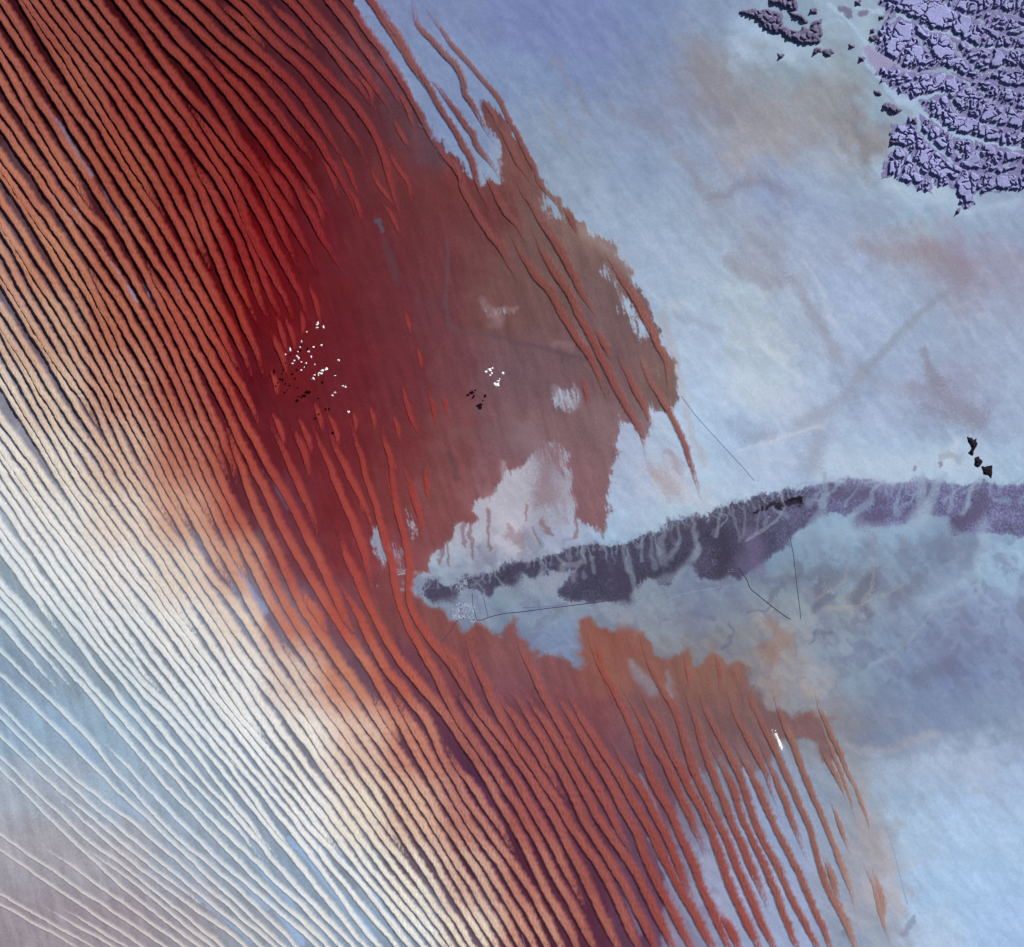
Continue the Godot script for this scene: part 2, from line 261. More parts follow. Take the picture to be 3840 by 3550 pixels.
# base look of the flats between the dunes and of the red sand sheet
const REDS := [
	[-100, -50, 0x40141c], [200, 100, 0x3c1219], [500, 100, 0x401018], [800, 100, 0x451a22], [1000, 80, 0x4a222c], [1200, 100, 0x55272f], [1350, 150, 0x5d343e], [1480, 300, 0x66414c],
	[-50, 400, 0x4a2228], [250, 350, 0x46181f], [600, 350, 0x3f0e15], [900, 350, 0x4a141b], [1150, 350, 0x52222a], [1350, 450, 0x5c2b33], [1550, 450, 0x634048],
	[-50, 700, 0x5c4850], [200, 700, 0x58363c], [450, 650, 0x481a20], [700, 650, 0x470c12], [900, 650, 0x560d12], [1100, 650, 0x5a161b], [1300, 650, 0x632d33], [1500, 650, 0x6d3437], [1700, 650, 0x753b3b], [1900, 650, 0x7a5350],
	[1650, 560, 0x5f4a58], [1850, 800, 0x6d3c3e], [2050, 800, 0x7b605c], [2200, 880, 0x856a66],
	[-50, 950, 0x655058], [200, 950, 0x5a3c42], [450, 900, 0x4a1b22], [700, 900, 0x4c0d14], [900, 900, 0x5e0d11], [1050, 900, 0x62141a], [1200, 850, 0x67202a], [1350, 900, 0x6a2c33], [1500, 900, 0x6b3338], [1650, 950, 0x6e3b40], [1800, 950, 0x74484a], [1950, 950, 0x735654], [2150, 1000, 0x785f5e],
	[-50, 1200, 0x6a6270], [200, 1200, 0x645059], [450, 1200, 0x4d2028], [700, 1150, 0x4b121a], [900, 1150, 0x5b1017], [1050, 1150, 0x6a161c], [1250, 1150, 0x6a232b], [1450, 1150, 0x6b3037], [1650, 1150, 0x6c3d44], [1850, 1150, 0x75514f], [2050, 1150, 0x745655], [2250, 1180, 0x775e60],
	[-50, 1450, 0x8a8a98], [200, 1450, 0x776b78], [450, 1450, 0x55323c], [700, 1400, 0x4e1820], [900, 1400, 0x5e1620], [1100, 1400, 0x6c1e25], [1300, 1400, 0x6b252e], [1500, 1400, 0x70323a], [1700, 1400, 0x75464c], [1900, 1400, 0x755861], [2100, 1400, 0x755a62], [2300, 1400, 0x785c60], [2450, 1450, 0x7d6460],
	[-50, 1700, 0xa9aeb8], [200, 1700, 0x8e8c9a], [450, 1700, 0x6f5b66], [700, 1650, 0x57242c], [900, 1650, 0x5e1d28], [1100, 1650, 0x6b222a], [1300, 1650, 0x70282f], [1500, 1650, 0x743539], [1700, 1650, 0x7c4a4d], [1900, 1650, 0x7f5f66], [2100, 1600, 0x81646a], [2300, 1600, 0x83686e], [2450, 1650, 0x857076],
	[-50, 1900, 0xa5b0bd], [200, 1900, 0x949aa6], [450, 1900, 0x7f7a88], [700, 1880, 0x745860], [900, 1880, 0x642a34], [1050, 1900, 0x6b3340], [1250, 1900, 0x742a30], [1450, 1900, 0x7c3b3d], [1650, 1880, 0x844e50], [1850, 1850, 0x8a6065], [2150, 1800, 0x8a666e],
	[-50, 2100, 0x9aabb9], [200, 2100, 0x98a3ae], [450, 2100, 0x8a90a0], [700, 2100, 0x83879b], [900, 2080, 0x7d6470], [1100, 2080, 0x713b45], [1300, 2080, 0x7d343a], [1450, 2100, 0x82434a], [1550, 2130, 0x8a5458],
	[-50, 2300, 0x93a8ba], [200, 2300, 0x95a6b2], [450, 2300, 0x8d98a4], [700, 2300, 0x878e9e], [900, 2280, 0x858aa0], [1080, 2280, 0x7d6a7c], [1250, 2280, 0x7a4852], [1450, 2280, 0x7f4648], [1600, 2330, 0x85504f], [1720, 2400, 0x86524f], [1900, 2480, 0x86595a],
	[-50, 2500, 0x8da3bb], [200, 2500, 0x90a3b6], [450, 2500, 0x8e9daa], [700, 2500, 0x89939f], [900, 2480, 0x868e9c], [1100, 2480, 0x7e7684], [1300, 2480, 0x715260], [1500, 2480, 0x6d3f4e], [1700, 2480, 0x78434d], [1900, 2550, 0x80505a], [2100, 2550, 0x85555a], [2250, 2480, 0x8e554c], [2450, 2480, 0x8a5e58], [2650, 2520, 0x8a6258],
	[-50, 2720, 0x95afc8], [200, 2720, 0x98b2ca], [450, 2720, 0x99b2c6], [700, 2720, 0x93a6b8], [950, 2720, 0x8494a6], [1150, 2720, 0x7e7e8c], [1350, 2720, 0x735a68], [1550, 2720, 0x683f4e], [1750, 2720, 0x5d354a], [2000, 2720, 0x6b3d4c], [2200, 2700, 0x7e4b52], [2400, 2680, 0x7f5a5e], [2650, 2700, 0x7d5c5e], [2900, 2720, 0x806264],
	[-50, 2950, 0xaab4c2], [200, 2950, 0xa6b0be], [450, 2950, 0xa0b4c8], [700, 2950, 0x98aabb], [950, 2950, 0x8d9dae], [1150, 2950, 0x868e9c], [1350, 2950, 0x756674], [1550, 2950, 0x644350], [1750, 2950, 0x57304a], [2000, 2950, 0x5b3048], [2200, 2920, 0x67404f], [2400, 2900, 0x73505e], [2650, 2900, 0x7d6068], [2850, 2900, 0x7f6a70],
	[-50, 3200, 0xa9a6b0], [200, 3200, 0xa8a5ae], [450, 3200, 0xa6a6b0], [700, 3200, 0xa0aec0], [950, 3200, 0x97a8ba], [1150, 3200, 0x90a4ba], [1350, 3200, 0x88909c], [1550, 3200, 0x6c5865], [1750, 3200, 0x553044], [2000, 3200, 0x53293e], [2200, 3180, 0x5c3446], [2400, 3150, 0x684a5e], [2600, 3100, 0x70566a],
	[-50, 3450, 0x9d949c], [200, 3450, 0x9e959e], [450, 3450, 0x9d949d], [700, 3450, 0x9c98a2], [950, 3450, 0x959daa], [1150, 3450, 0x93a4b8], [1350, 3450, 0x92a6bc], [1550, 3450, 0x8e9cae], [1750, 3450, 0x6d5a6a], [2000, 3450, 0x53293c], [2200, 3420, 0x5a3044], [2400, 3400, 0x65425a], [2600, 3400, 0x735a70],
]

# look of the dune sand where the sun falls on it
const SANDS := [
	[-50, 0, 0xa86056], [250, 100, 0x9d564c], [600, 100, 0x96473f], [900, 100, 0x8c3f3a], [1150, 100, 0x8a3c36], [1350, 120, 0x8e4a44], [1550, 120, 0x936058], [1700, 220, 0x8e6660],
	[-50, 400, 0xb87060], [250, 350, 0xa86052], [550, 350, 0xa04a42], [850, 350, 0x8e3834], [1150, 350, 0x8a3530], [1400, 400, 0x8e3e38], [1650, 450, 0x925048], [1850, 500, 0x94584c],
	[-50, 700, 0xc88068], [200, 700, 0xbc7460], [450, 650, 0xa85848], [750, 650, 0x9a403a], [1000, 650, 0x92302a], [1250, 650, 0x8e3430], [1500, 700, 0x93403a], [1800, 700, 0x9a4a42], [2050, 800, 0x955a4e],
	[-50, 950, 0xd09a84], [200, 950, 0xc8886e], [450, 900, 0xb46654], [700, 900, 0xa84e44], [950, 900, 0x9a322c], [1150, 950, 0x92302c], [1850, 950, 0x9a4c42], [2100, 1000, 0x99503f], [2300, 1020, 0xa05c4a],
	[-50, 1250, 0xdcb8a4], [200, 1250, 0xd4a890], [450, 1200, 0xbc745e], [700, 1200, 0xb25a4c], [900, 1200, 0xa43f37], [1100, 1200, 0x9a3430], [2200, 1300, 0x9f5244], [2450, 1250, 0xaa6250],
	[-50, 1500, 0xf0e2d4], [200, 1500, 0xe6cdb8], [450, 1450, 0xcc9480], [700, 1450, 0xb66456], [900, 1450, 0xa8473e], [1150, 1450, 0x9e3a34], [1500, 1500, 0x9e4038], [2300, 1500, 0xa05648], [2500, 1500, 0xaa6554],
	[-50, 1750, 0xf8f4ee], [200, 1750, 0xf2e8da], [450, 1700, 0xe2c0aa], [700, 1700, 0xc07a68], [900, 1700, 0xae5044], [1100, 1700, 0xa24038], [1500, 1750, 0xa44438], [2600, 1750, 0xa86458],
	[-50, 1950, 0xf4f6f6], [200, 1950, 0xf6f4f0], [450, 1950, 0xf0e0d2], [700, 1920, 0xd8a892], [900, 1900, 0xb45e50], [1150, 1900, 0xac4a3e], [1450, 1950, 0xac4c40],
	[-50, 2150, 0xeaf2f6], [200, 2150, 0xf4f8f8], [450, 2150, 0xf6f2ee], [700, 2150, 0xecdccc], [900, 2120, 0xd09a84], [1100, 2120, 0xb85c4a], [1350, 2150, 0xb04e42], [1550, 2150, 0xae5144],
	[-50, 2350, 0xdcebf2], [200, 2350, 0xe4eff4], [450, 2350, 0xf0f4f6], [700, 2350, 0xf6f4f0], [900, 2320, 0xecdccc], [1100, 2320, 0xcc7c60], [1300, 2320, 0xba5844], [1550, 2350, 0xb05444], [1800, 2400, 0xb05646],
	[-50, 2550, 0xd6e6f0], [200, 2550, 0xdcebf2], [450, 2550, 0xe4eff4], [700, 2550, 0xf2f6f8], [900, 2520, 0xf8f8f6], [1100, 2520, 0xeed6be], [1300, 2520, 0xd48a68], [1500, 2520, 0xc06650], [1750, 2520, 0xb25647], [2000, 2550, 0xae594b], [2250, 2480, 0xb25440], [2500, 2500, 0xa8604c],
	[-50, 2780, 0xd2e4f0], [200, 2780, 0xd8e8f2], [450, 2780, 0xe0edf4], [700, 2780, 0xecf4f8], [950, 2780, 0xfafcfc], [1150, 2780, 0xfaf4ec], [1350, 2780, 0xf2ceb0], [1550, 2780, 0xd48c70], [1750, 2780, 0xbe6452], [2000, 2780, 0xb65a4a], [2250, 2780, 0xb05546], [2500, 2780, 0xa85648], [2800, 2780, 0xa4604e], [3050, 2780, 0xa87058],
	[-50, 3050, 0xdcdce2], [200, 3050, 0xdce0e6], [450, 3050, 0xe2e8ee], [700, 3050, 0xe6eff4], [950, 3050, 0xf2f6f8], [1150, 3050, 0xfcfcfa], [1350, 3050, 0xfaeedc], [1550, 3050, 0xf2c8a6], [1750, 3050, 0xd8846a], [2000, 3050, 0xbe5e4e], [2250, 3020, 0xb45546], [2500, 3000, 0xac5040], [2750, 3000, 0xa85a48], [3000, 3000, 0xa86a54], [3200, 3000, 0xac8672],
	[-50, 3300, 0xdad4d6], [200, 3300, 0xdcd6d8], [450, 3300, 0xe0dadc], [700, 3300, 0xe4e4e8], [950, 3300, 0xeaf0f2], [1150, 3300, 0xf6f8f8], [1350, 3300, 0xfcfcfa], [1550, 3300, 0xfaf2e2], [1750, 3280, 0xf2bc98], [2000, 3280, 0xd88064], [2250, 3250, 0xb85a48], [2500, 3250, 0xae4c3c], [2750, 3250, 0xac5444], [3000, 3250, 0xa86450], [3250, 3250, 0xb49080],
	[-50, 3540, 0xdad0ce], [200, 3540, 0xdcd2d0], [450, 3540, 0xdeD6d4], [700, 3540, 0xe4dcd8], [950, 3540, 0xeae6e4], [1150, 3540, 0xf2f2f0], [1350, 3540, 0xf8f8f6], [1550, 3540, 0xfafaf6], [1750, 3540, 0xfaead6], [2000, 3540, 0xeea07c], [2250, 3500, 0xc46850], [2500, 3500, 0xb45040], [2750, 3500, 0xb45040], [3000, 3500, 0xae5c48], [3250, 3540, 0xb08a78],
]

# build of the dunes: u, v, height in metres, width of the slip face and of the back in photo pixels
const BUILDS := [
	[0, 0, 185, 10, 24], [400, 200, 195, 11, 27], [800, 200, 170, 10, 29], [1100, 200, 105, 8, 28], [1400, 200, 85, 7, 26], [1650, 300, 120, 8, 20], [1850, 600, 110, 7, 22],
	[0, 700, 195, 11, 23], [400, 700, 195, 11, 26], [800, 700, 180, 11, 28], [1050, 700, 120, 9, 28], [1350, 700, 60, 6, 20], [2000, 950, 115, 8, 26], [2400, 1300, 110, 8, 24], [2500, 1600, 100, 8, 20],
	[0, 1200, 205, 12, 21], [400, 1200, 195, 11, 23], [800, 1200, 170, 10, 26], [1050, 1200, 90, 7, 24], [1300, 1300, 50, 5, 16], [1550, 1450, 60, 6, 18],
	[0, 1700, 180, 11, 20], [400, 1700, 185, 11, 20], [700, 1700, 150, 10, 22], [900, 1700, 110, 8, 24], [1150, 1700, 70, 6, 22], [1500, 1750, 65, 6, 18],
	[0, 2200, 105, 9, 17], [400, 2200, 150, 11, 20], [700, 2200, 135, 10, 21], [950, 2200, 115, 9, 25], [1200, 2200, 85, 7, 26], [1550, 2250, 60, 6, 24],
	[0, 2600, 55, 6, 9], [400, 2600, 80, 7, 13], [700, 2600, 120, 9, 17], [1000, 2600, 150, 11, 22], [1300, 2600, 130, 10, 28], [1700, 2600, 120, 9, 31], [2000, 2600, 90, 7, 28], [2300, 2600, 75, 7, 22], [2700, 2650, 75, 7, 20],
	[0, 3000, 45, 5, 7], [400, 3000, 50, 5, 9], [700, 3000, 60, 6, 10], [1000, 3000, 95, 8, 13], [1300, 3000, 140, 10, 20], [1700, 3000, 155, 11, 26], [2100, 3000, 150, 11, 30], [2500, 3000, 120, 9, 29], [2900, 3000, 105, 8, 24], [3200, 3000, 70, 6, 16],
	[0, 3500, 45, 5, 7], [500, 3500, 55, 5, 8], [900, 3500, 60, 6, 10], [1300, 3400, 90, 8, 13], [1600, 3400, 130, 10, 20], [1900, 3400, 165, 12, 25], [2300, 3400, 155, 11, 30], [2700, 3400, 125, 9, 32], [3100, 3400, 95, 8, 24],
]

# outlines, in photo pixels
const RED_SHEET := [-600, -600, 1300, -600, 1330, 0, 1400, 150, 1470, 270, 1530, 350, 1590, 460, 1680, 560, 1790, 690, 1880, 690, 1890, 560, 1830, 480, 1800, 380, 1850, 400, 1925, 500, 1990, 600, 2010, 650, 2070, 720, 2150, 800, 2230, 880,
	2310, 930, 2345, 1000, 2440, 1170, 2520, 1340, 2545, 1440, 2550, 1500, 2480, 1560, 2440, 1500, 2430, 1600, 2415, 1690, 2360, 1580, 2320, 1560, 2310, 1700, 2290, 1800, 2278, 1900, 2270, 2010, 2245, 1980, 2180, 1960, 2150, 1880, 2140, 1760, 2110, 1660, 2060, 1640, 2020, 1680, 1960, 1740, 1880, 1790, 1850, 1860, 1790, 1870, 1770, 1960,
	1710, 1960, 1665, 2050, 1610, 2080, 1585, 2150, 1500, 2170, 1520, 2205, 1590, 2225, 1600, 2285, 1650, 2270, 1700, 2330, 1740, 2370, 1790, 2330, 1830, 2340, 1850, 2372, 1880, 2385, 1900, 2335, 1925, 2315, 1955, 2400, 1990, 2440, 2050, 2455, 2120, 2470, 2200, 2505, 2180, 2420, 2170, 2345, 2215, 2312, 2260, 2345, 2300, 2365,
	2340, 2338, 2400, 2375, 2430, 2380, 2460, 2470, 2500, 2480, 2540, 2440, 2580, 2430, 2620, 2520, 2660, 2450, 2700, 2440, 2740, 2500, 2800, 2480, 2820, 2560, 2860, 2640, 2950, 2670, 3060, 2680, 3100, 2740, 3130, 2820, 3120, 2880, 3060, 2800, 3040, 2760, 2990, 2790, 2940, 2740, 2900, 2830, 2860, 2900,
	2800, 2900, 2700, 2850, 2620, 2900, 2560, 2950, 2520, 3050, 2500, 3250, 2480, 3600, 2480, 4200, -600, 4200]
const LIGHT_POCKETS := [
	[2252, 955, 2300, 1030, 2368, 1130, 2418, 1220, 2437, 1295, 2412, 1290, 2368, 1215, 2328, 1155, 2308, 1085, 2262, 1010],
	[2062, 1500, 2090, 1440, 2120, 1470, 2160, 1430, 2190, 1520, 2165, 1560, 2110, 1540],
	[1800, 1120, 1850, 1150, 1930, 1150, 1930, 1180, 1870, 1190, 1840, 1215, 1825, 1170],
	[2455, 1330, 2475, 1400, 2480, 1440, 2462, 1420, 2445, 1360],
	[1870, 1790, 1900, 1750, 1960, 1800, 1930, 1850, 1880, 1850],
	[2080, 1850, 2140, 1870, 2150, 1960, 2080, 1990, 2060, 1920],
	[2010, 700, 2060, 740, 2110, 810, 2140, 850, 2120, 850, 2060, 800, 2010, 740],
	[2020, 1640, 2100, 1650, 2110, 1740, 2140, 1800, 2090, 1800, 2030, 1720],
	[1400, 1930, 1430, 1990, 1460, 2080, 1450, 2150, 1410, 2100, 1385, 2010], [1470, 2010, 1500, 2060, 1520, 2140, 1495, 2150, 1465, 2060], [1525, 1890, 1550, 1940, 1565, 2010, 1545, 2020, 1520, 1940],
]
const LAVA := [1590, 2200, 1625, 2168, 1680, 2190, 1730, 2180, 1790, 2155, 1850, 2140, 1900, 2112, 1960, 2092, 2000, 2100, 2050, 2075, 2125, 2055, 2200, 2040, 2280, 2045, 2340, 2030, 2390, 2010, 2450, 1990, 2500, 1970, 2540, 1955, 2590, 1935, 2660, 1935, 2700, 1905, 2780, 1882, 2825, 1860, 2870, 1855, 2900, 1865, 2925, 1845, 2975, 1825,
	3040, 1825, 3075, 1805, 3140, 1800, 3255, 1800, 3315, 1795, 3380, 1810, 3440, 1795, 3510, 1795, 3560, 1805, 3640, 1810, 3960, 1800, 3960, 2010, 3690, 2000, 3600, 1990, 3560, 1940, 3500, 1925, 3400, 1960, 3340, 1970, 3300, 1980, 3250, 1965, 3230, 1920, 3180, 1930, 3100, 1925, 3060, 1960, 3010, 1975, 2980, 1990, 2950, 2050, 2900, 2080,
	2860, 2110, 2800, 2140, 2760, 2180, 2740, 2150, 2680, 2180, 2620, 2170, 2600, 2110, 2560, 2120, 2520, 2190, 2470, 2200, 2440, 2160, 2400, 2190, 2372, 2225, 2370, 2245, 2290, 2260, 2200, 2255, 2120, 2250, 2090, 2220, 2140, 2170, 2180, 2120, 2100, 2150, 2060, 2140, 2000, 2170, 1940, 2145, 1930, 2200, 1890, 2185, 1860, 2200, 1840, 2250,
	1790, 2200, 1760, 2200, 1720, 2200, 1680, 2240, 1620, 2250, 1590, 2235]

# streaks, fans, channels and patches on the ground: colour, strength, half width at start and end, softness, raggedness, then u, v ...
const STREAKS := [
	# brown sand blown out of the mountains
	[0.18, 0.34, 1.3],   # saturation, strength and softness of what follows
	[0x978078, 0.75, 22, 40, 1.0, 0.6, 3180, 330, 3200, 420, 3235, 500, 3260, 560], [0x96776b, 0.8, 14, 30, 1.0, 0.7, 3300, 470, 3315, 530, 3290, 560], [0xa8865f, 0.6, 6, 10, 0.7, 0.9, 3330, 560, 3300, 620, 3250, 600], [0x8e6f64, 0.7, 10, 22, 0.8, 0.7, 3200, 400, 3215, 480, 3240, 560, 3255, 640],
	[0x94786e, 0.6, 8, 16, 0.9, 0.7, 3140, 500, 3180, 590, 3220, 650, 3260, 690, 3300, 692], [0x968c8a, 0.7, 60, 90, 1.2, 0.5, 2620, 200, 2760, 330, 2880, 420], [0x93838a, 0.6, 40, 60, 1.2, 0.5, 2640, 260, 2720, 340, 2830, 430], [0xb09a8a, 0.5, 14, 22, 1.0, 0.7, 2790, 145, 2860, 165], [0x9b8a82, 0.6, 40, 30, 1.2, 0.5, 3060, 300, 3180, 340],
	[0xa09594, 0.5, 70, 50, 1.2, 0.5, 2920, 480, 3060, 560, 3160, 640],
	# bright aprons round the mesas
	[0.8, 0.85, 1.2],   # saturation, strength and softness of what follows
	[0xaecdf0, 0.6, 20, 26, 1.1, 0.5, 2790, 80, 2860, 130, 2960, 175, 3060, 185], [0xa8c8e4, 0.55, 24, 40, 1.1, 0.5, 2900, 200, 3010, 225, 3100, 240], [0xb8d4ea, 0.6, 14, 18, 1.0, 0.5, 2930, 215, 2960, 215], [0xaecbe0, 0.6, 30, 30, 1.1, 0.6, 3250, 60, 3240, 120, 3260, 190], [0xb4d2e6, 0.6, 24, 30, 1.0, 0.6, 3330, 690, 3420, 730, 3520, 735, 3620, 760], [0xb8d8ea, 0.6, 30, 20, 1.0, 0.6, 3500, 700, 3540, 720], [0xa9c6de, 0.5, 20, 24, 1.1, 0.5, 3290, 600, 3340, 660], [0xb0cfe4, 0.6, 14, 16, 1.0, 0.6, 3590, 800, 3650, 790, 3800, 760],
	# pale wadi floors in the mountains
	[0.9, 1.0, 1.0],   # saturation, strength and softness of what follows
	[0xa9c4e2, 0.85, 7, 8, 0.7, 0.5, 3110, 8, 3140, 45, 3185, 75, 3205, 110, 3240, 145, 3250, 172, 3275, 186, 3300, 205, 3345, 225, 3385, 260, 3415, 270], [0xa9c4e2, 0.85, 6, 12, 0.7, 0.5, 3250, 172, 3245, 215, 3255, 240, 3290, 275, 3320, 310, 3345, 350, 3370, 380, 3415, 385], [0xa6c2de, 0.9, 14, 9, 0.8, 0.5, 3370, 380, 3430, 400, 3490, 440, 3520, 465, 3560, 490, 3590, 505, 3640, 515, 3700, 535, 3800, 560],
	[0xa6c0de, 0.85, 12, 9, 0.7, 0.5, 3420, 390, 3450, 370, 3505, 355, 3550, 345], [0xa9c6de, 0.85, 8, 6, 0.7, 0.5, 3205, 30, 3290, 40, 3365, 55, 3430, 75, 3475, 105, 3510, 120, 3565, 125, 3610, 150, 3650, 175, 3690, 178, 3800, 190], [0x9fb8d8, 0.8, 12, 8, 0.8, 0.5, 3430, 405, 3445, 450, 3450, 490, 3485, 530, 3530, 565, 3575, 605], [0x9fb8d8, 0.7, 10, 6, 0.8, 0.5, 3340, 545, 3390, 555, 3420, 590], [0xb0c0e6, 0.7, 20, 14, 0.9, 0.6, 3370, 345, 3400, 365, 3440, 372],
	[0x9f96c0, 0.85, 14, 40, 0.7, 0.6, 3250, 180, 3270, 210, 3310, 235, 3370, 250], [0x8f88b0, 0.7, 20, 20, 0.7, 0.7, 3400, 230, 3440, 250, 3480, 245], [0x75708f, 0.85, 10, 12, 0.5, 0.7, 3155, 35, 3190, 60], [0x75708f, 0.8, 8, 12, 0.5, 0.7, 3225, 48, 3250, 42], [0x7c76a0, 0.7, 10, 10, 0.6, 0.7, 3335, 45, 3350, 50], [0x7f7aa4, 0.8, 8, 16, 0.5, 0.6, 3430, 80, 3440, 110],
	# purple and mauve patches on the plain
	[0.45, 0.75, 1.3],   # saturation, strength and softness of what follows
	[0x857f9a, 0.6, 16, 22, 1.0, 0.7, 2660, 740, 2740, 720, 2810, 670, 2860, 680, 2920, 715, 2965, 725], [0x8a8aa8, 0.5, 14, 22, 1.0, 0.7, 2520, 380, 2580, 385, 2640, 370, 2700, 420, 2735, 440], [0x8d8ba4, 0.5, 14, 30, 1.0, 0.8, 2280, 410, 2350, 430, 2420, 470, 2500, 490], [0x8f8698, 0.5, 14, 10, 0.9, 0.8, 2080, 220, 2130, 300, 2180, 360, 2210, 440], [0xa09694, 0.55, 6, 9, 0.9, 0.8, 2020, 350, 2060, 430, 2090, 490, 2120, 540], [0x98908f, 0.5, 6, 7, 0.9, 0.8, 2130, 410, 2160, 470, 2200, 520],
	[0x978c96, 0.5, 20, 26, 1.0, 0.8, 2540, 580, 2580, 620, 2640, 720, 2700, 760], [0x958b96, 0.5, 26, 30, 1.0, 0.8, 2740, 980, 2820, 1020, 2880, 1060, 2940, 1040], [0x928b94, 0.5, 16, 24, 1.0, 0.7, 2980, 1050, 3040, 1160, 3100, 1250, 3140, 1340], [0x9a8f98, 0.6, 26, 40, 1.0, 0.6, 3240, 920, 3360, 960, 3480, 960, 3600, 1010], [0x9a8592, 0.6, 30, 40, 1.0, 0.6, 3460, 930, 3560, 970, 3620, 1030], [0x8d8396, 0.75, 14, 24, 0.9, 0.8, 3460, 1320, 3490, 1380, 3520, 1440], [0x8f86a0, 0.65, 30, 44, 1.0, 0.9, 3430, 1460, 3520, 1480, 3600, 1530, 3650, 1560], [0x8f88a6, 0.6, 20, 30, 1.0, 0.9, 3480, 1530, 3580, 1580, 3680, 1560],
	[0x8a9bb2, 0.75, 9, 20, 0.8, 0.3, 3560, 1090, 3470, 1160, 3430, 1200, 3370, 1260, 3290, 1340, 3230, 1405], [0x93a2bc, 0.65, 20, 30, 0.9, 0.4, 3230, 1405, 3190, 1470, 3130, 1520, 3060, 1560, 3000, 1590], [0x97a6be, 0.5, 10, 16, 0.9, 0.4, 3230, 1405, 3180, 1380, 3120, 1330], [0x9aa6c2, 0.5, 20, 26, 1.0, 0.4, 3230, 1410, 3320, 1440, 3400, 1470],
	[0xb8cce4, 0.6, 6, 9, 0.8, 0.5, 3010, 980, 3060, 1040, 3080, 1090, 3090, 1140, 3140, 1220], [0xcadae8, 0.55, 16, 10, 0.9, 0.7, 2840, 1280, 2900, 1330, 2970, 1380, 3000, 1440], [0xc6d8ea, 0.55, 60, 60, 1.2, 0.6, 2760, 1450, 2860, 1480, 2960, 1500], [0x8fb0d4, 0.45, 20, 30, 1.1, 0.5, 2730, 1590, 2780, 1620, 2860, 1620], [0xd8d0dc, 0.6, 7, 9, 0.8, 0.8, 2770, 1690, 2850, 1660, 2920, 1650, 2990, 1620, 3090, 1600], [0xc3d2ea, 0.5, 8, 8, 0.8, 0.8, 2830, 1730, 2900, 1720, 2990, 1740], [0xb9d6ec, 0.6, 60, 60, 1.0, 0.6, 3100, 1740, 3300, 1760, 3500, 1740, 3640, 1740], [0xcfe4f2, 0.6, 14, 20, 1.0, 0.8, 3580, 1660, 3570, 1700, 3540, 1740], [0x8f9fbc, 0.7, 30, 34, 1.0, 0.4, 3080, 1640, 3060, 1700, 3040, 1760], [0x8e9dba, 0.5, 14, 16, 1.0, 0.7, 2790, 1640, 2900, 1630],
	[0x8a92ac, 0.6, 12, 16, 0.8, 0.9, 3530, 1720, 3570, 1700, 3590, 1720], [0x7a6f96, 0.8, 6, 8, 0.5, 0.6, 3430, 1752, 3432, 1762], [0x7a7096, 0.8, 8, 7, 0.5, 0.6, 3524, 1742, 3530, 1752], [0x96a6c4, 0.6, 12, 12, 1.0, 0.5, 2540, 1180, 2600, 1210, 2700, 1240], [0xc8c4d0, 0.5, 16, 12, 1.0, 0.6, 2520, 1150, 2560, 1150],
	# haze-bright sand at the foot of the red dunes
	[0.6, 0.8, 1.2],   # saturation, strength and softness of what follows
	[0xb9a7a4, 0.5, 14, 12, 1.1, 0.5, 2480, 1180, 2530, 1330, 2560, 1460, 2590, 1620, 2640, 1740], [0xb3a3a2, 0.45, 20, 20, 1.2, 0.5, 2180, 860, 2300, 940, 2360, 1020],
	# pale ground north of the basalt
	[0.6, 0.65, 1.3],   # saturation, strength and softness of what follows
	[0xc8bcc6, 0.5, 50, 50, 1.2, 0.7, 2500, 1790, 2560, 1830, 2640, 1870], [0xb08a88, 0.6, 20, 26, 1.0, 0.9, 2440, 1760, 2480, 1800, 2520, 1840], [0xa4707a, 0.6, 10, 24, 0.9, 0.9, 2500, 1690, 2530, 1730, 2545, 1745], [0xc9c3d0, 0.6, 40, 40, 1.1, 0.8, 1870, 1880, 1920, 1960, 1890, 2030], [0x9a6870, 0.75, 9, 26, 0.8, 0.9, 1900, 1970, 1920, 2010, 1960, 2020], [0xa6c4de, 0.5, 40, 50, 1.1, 0.5, 2330, 1960, 2420, 1950, 2500, 1930], [0x9fb2c6, 0.6, 10, 8, 0.7, 0.5, 1490, 2145, 1560, 2140, 1600, 2155, 1680, 2138, 1760, 2138], [0xaac0d4, 0.6, 30, 30, 1.0, 0.7, 1640, 2100, 1720, 2060, 1780, 2000],
	[0xc2bccb, 0.6, 12, 8, 0.8, 0.8, 1880, 1740, 1890, 1790, 1905, 1830], [0x8d4f4d, 0.8, 9, 5, 0.5, 0.9, 1740, 1940, 1742, 2000, 1745, 2050], [0x8d4f4d, 0.8, 8, 4, 0.5, 0.9, 1770, 1950, 1764, 2010, 1768, 2080], [0x8d4f4d, 0.8, 8, 4, 0.5, 0.9, 1830, 1910, 1826, 1980, 1842, 2060], [0x8d4f4d, 0.8, 10, 5, 0.5, 0.9, 1690, 1960, 1680, 2040, 1684, 2110], [0x8d4f4d, 0.8, 7, 3, 0.5, 0.9, 1655, 2020, 1652, 2080, 1656, 2120], [0x8d4f4d, 0.7, 8, 5, 0.5, 0.9, 1604, 2070, 1600, 2120, 1606, 2150], [0x8f5350, 0.8, 8, 5, 0.5, 0.9, 2165, 1930, 2160, 1980, 2155, 2000], [0x8f5350, 0.8, 8, 5, 0.5, 0.9, 2262, 1960, 2270, 2000, 2272, 2015], [0x8f5350, 0.8, 9, 5, 0.5, 0.9, 2035, 1950, 2050, 1990, 2070, 2000], [0x8f5350, 0.7, 6, 4, 0.5, 0.9, 2005, 1980, 2015, 2020, 2022, 2045], [0x8f5350, 0.7, 6, 4, 0.5, 0.9, 1966, 1900, 1968, 1940, 1964, 1960],
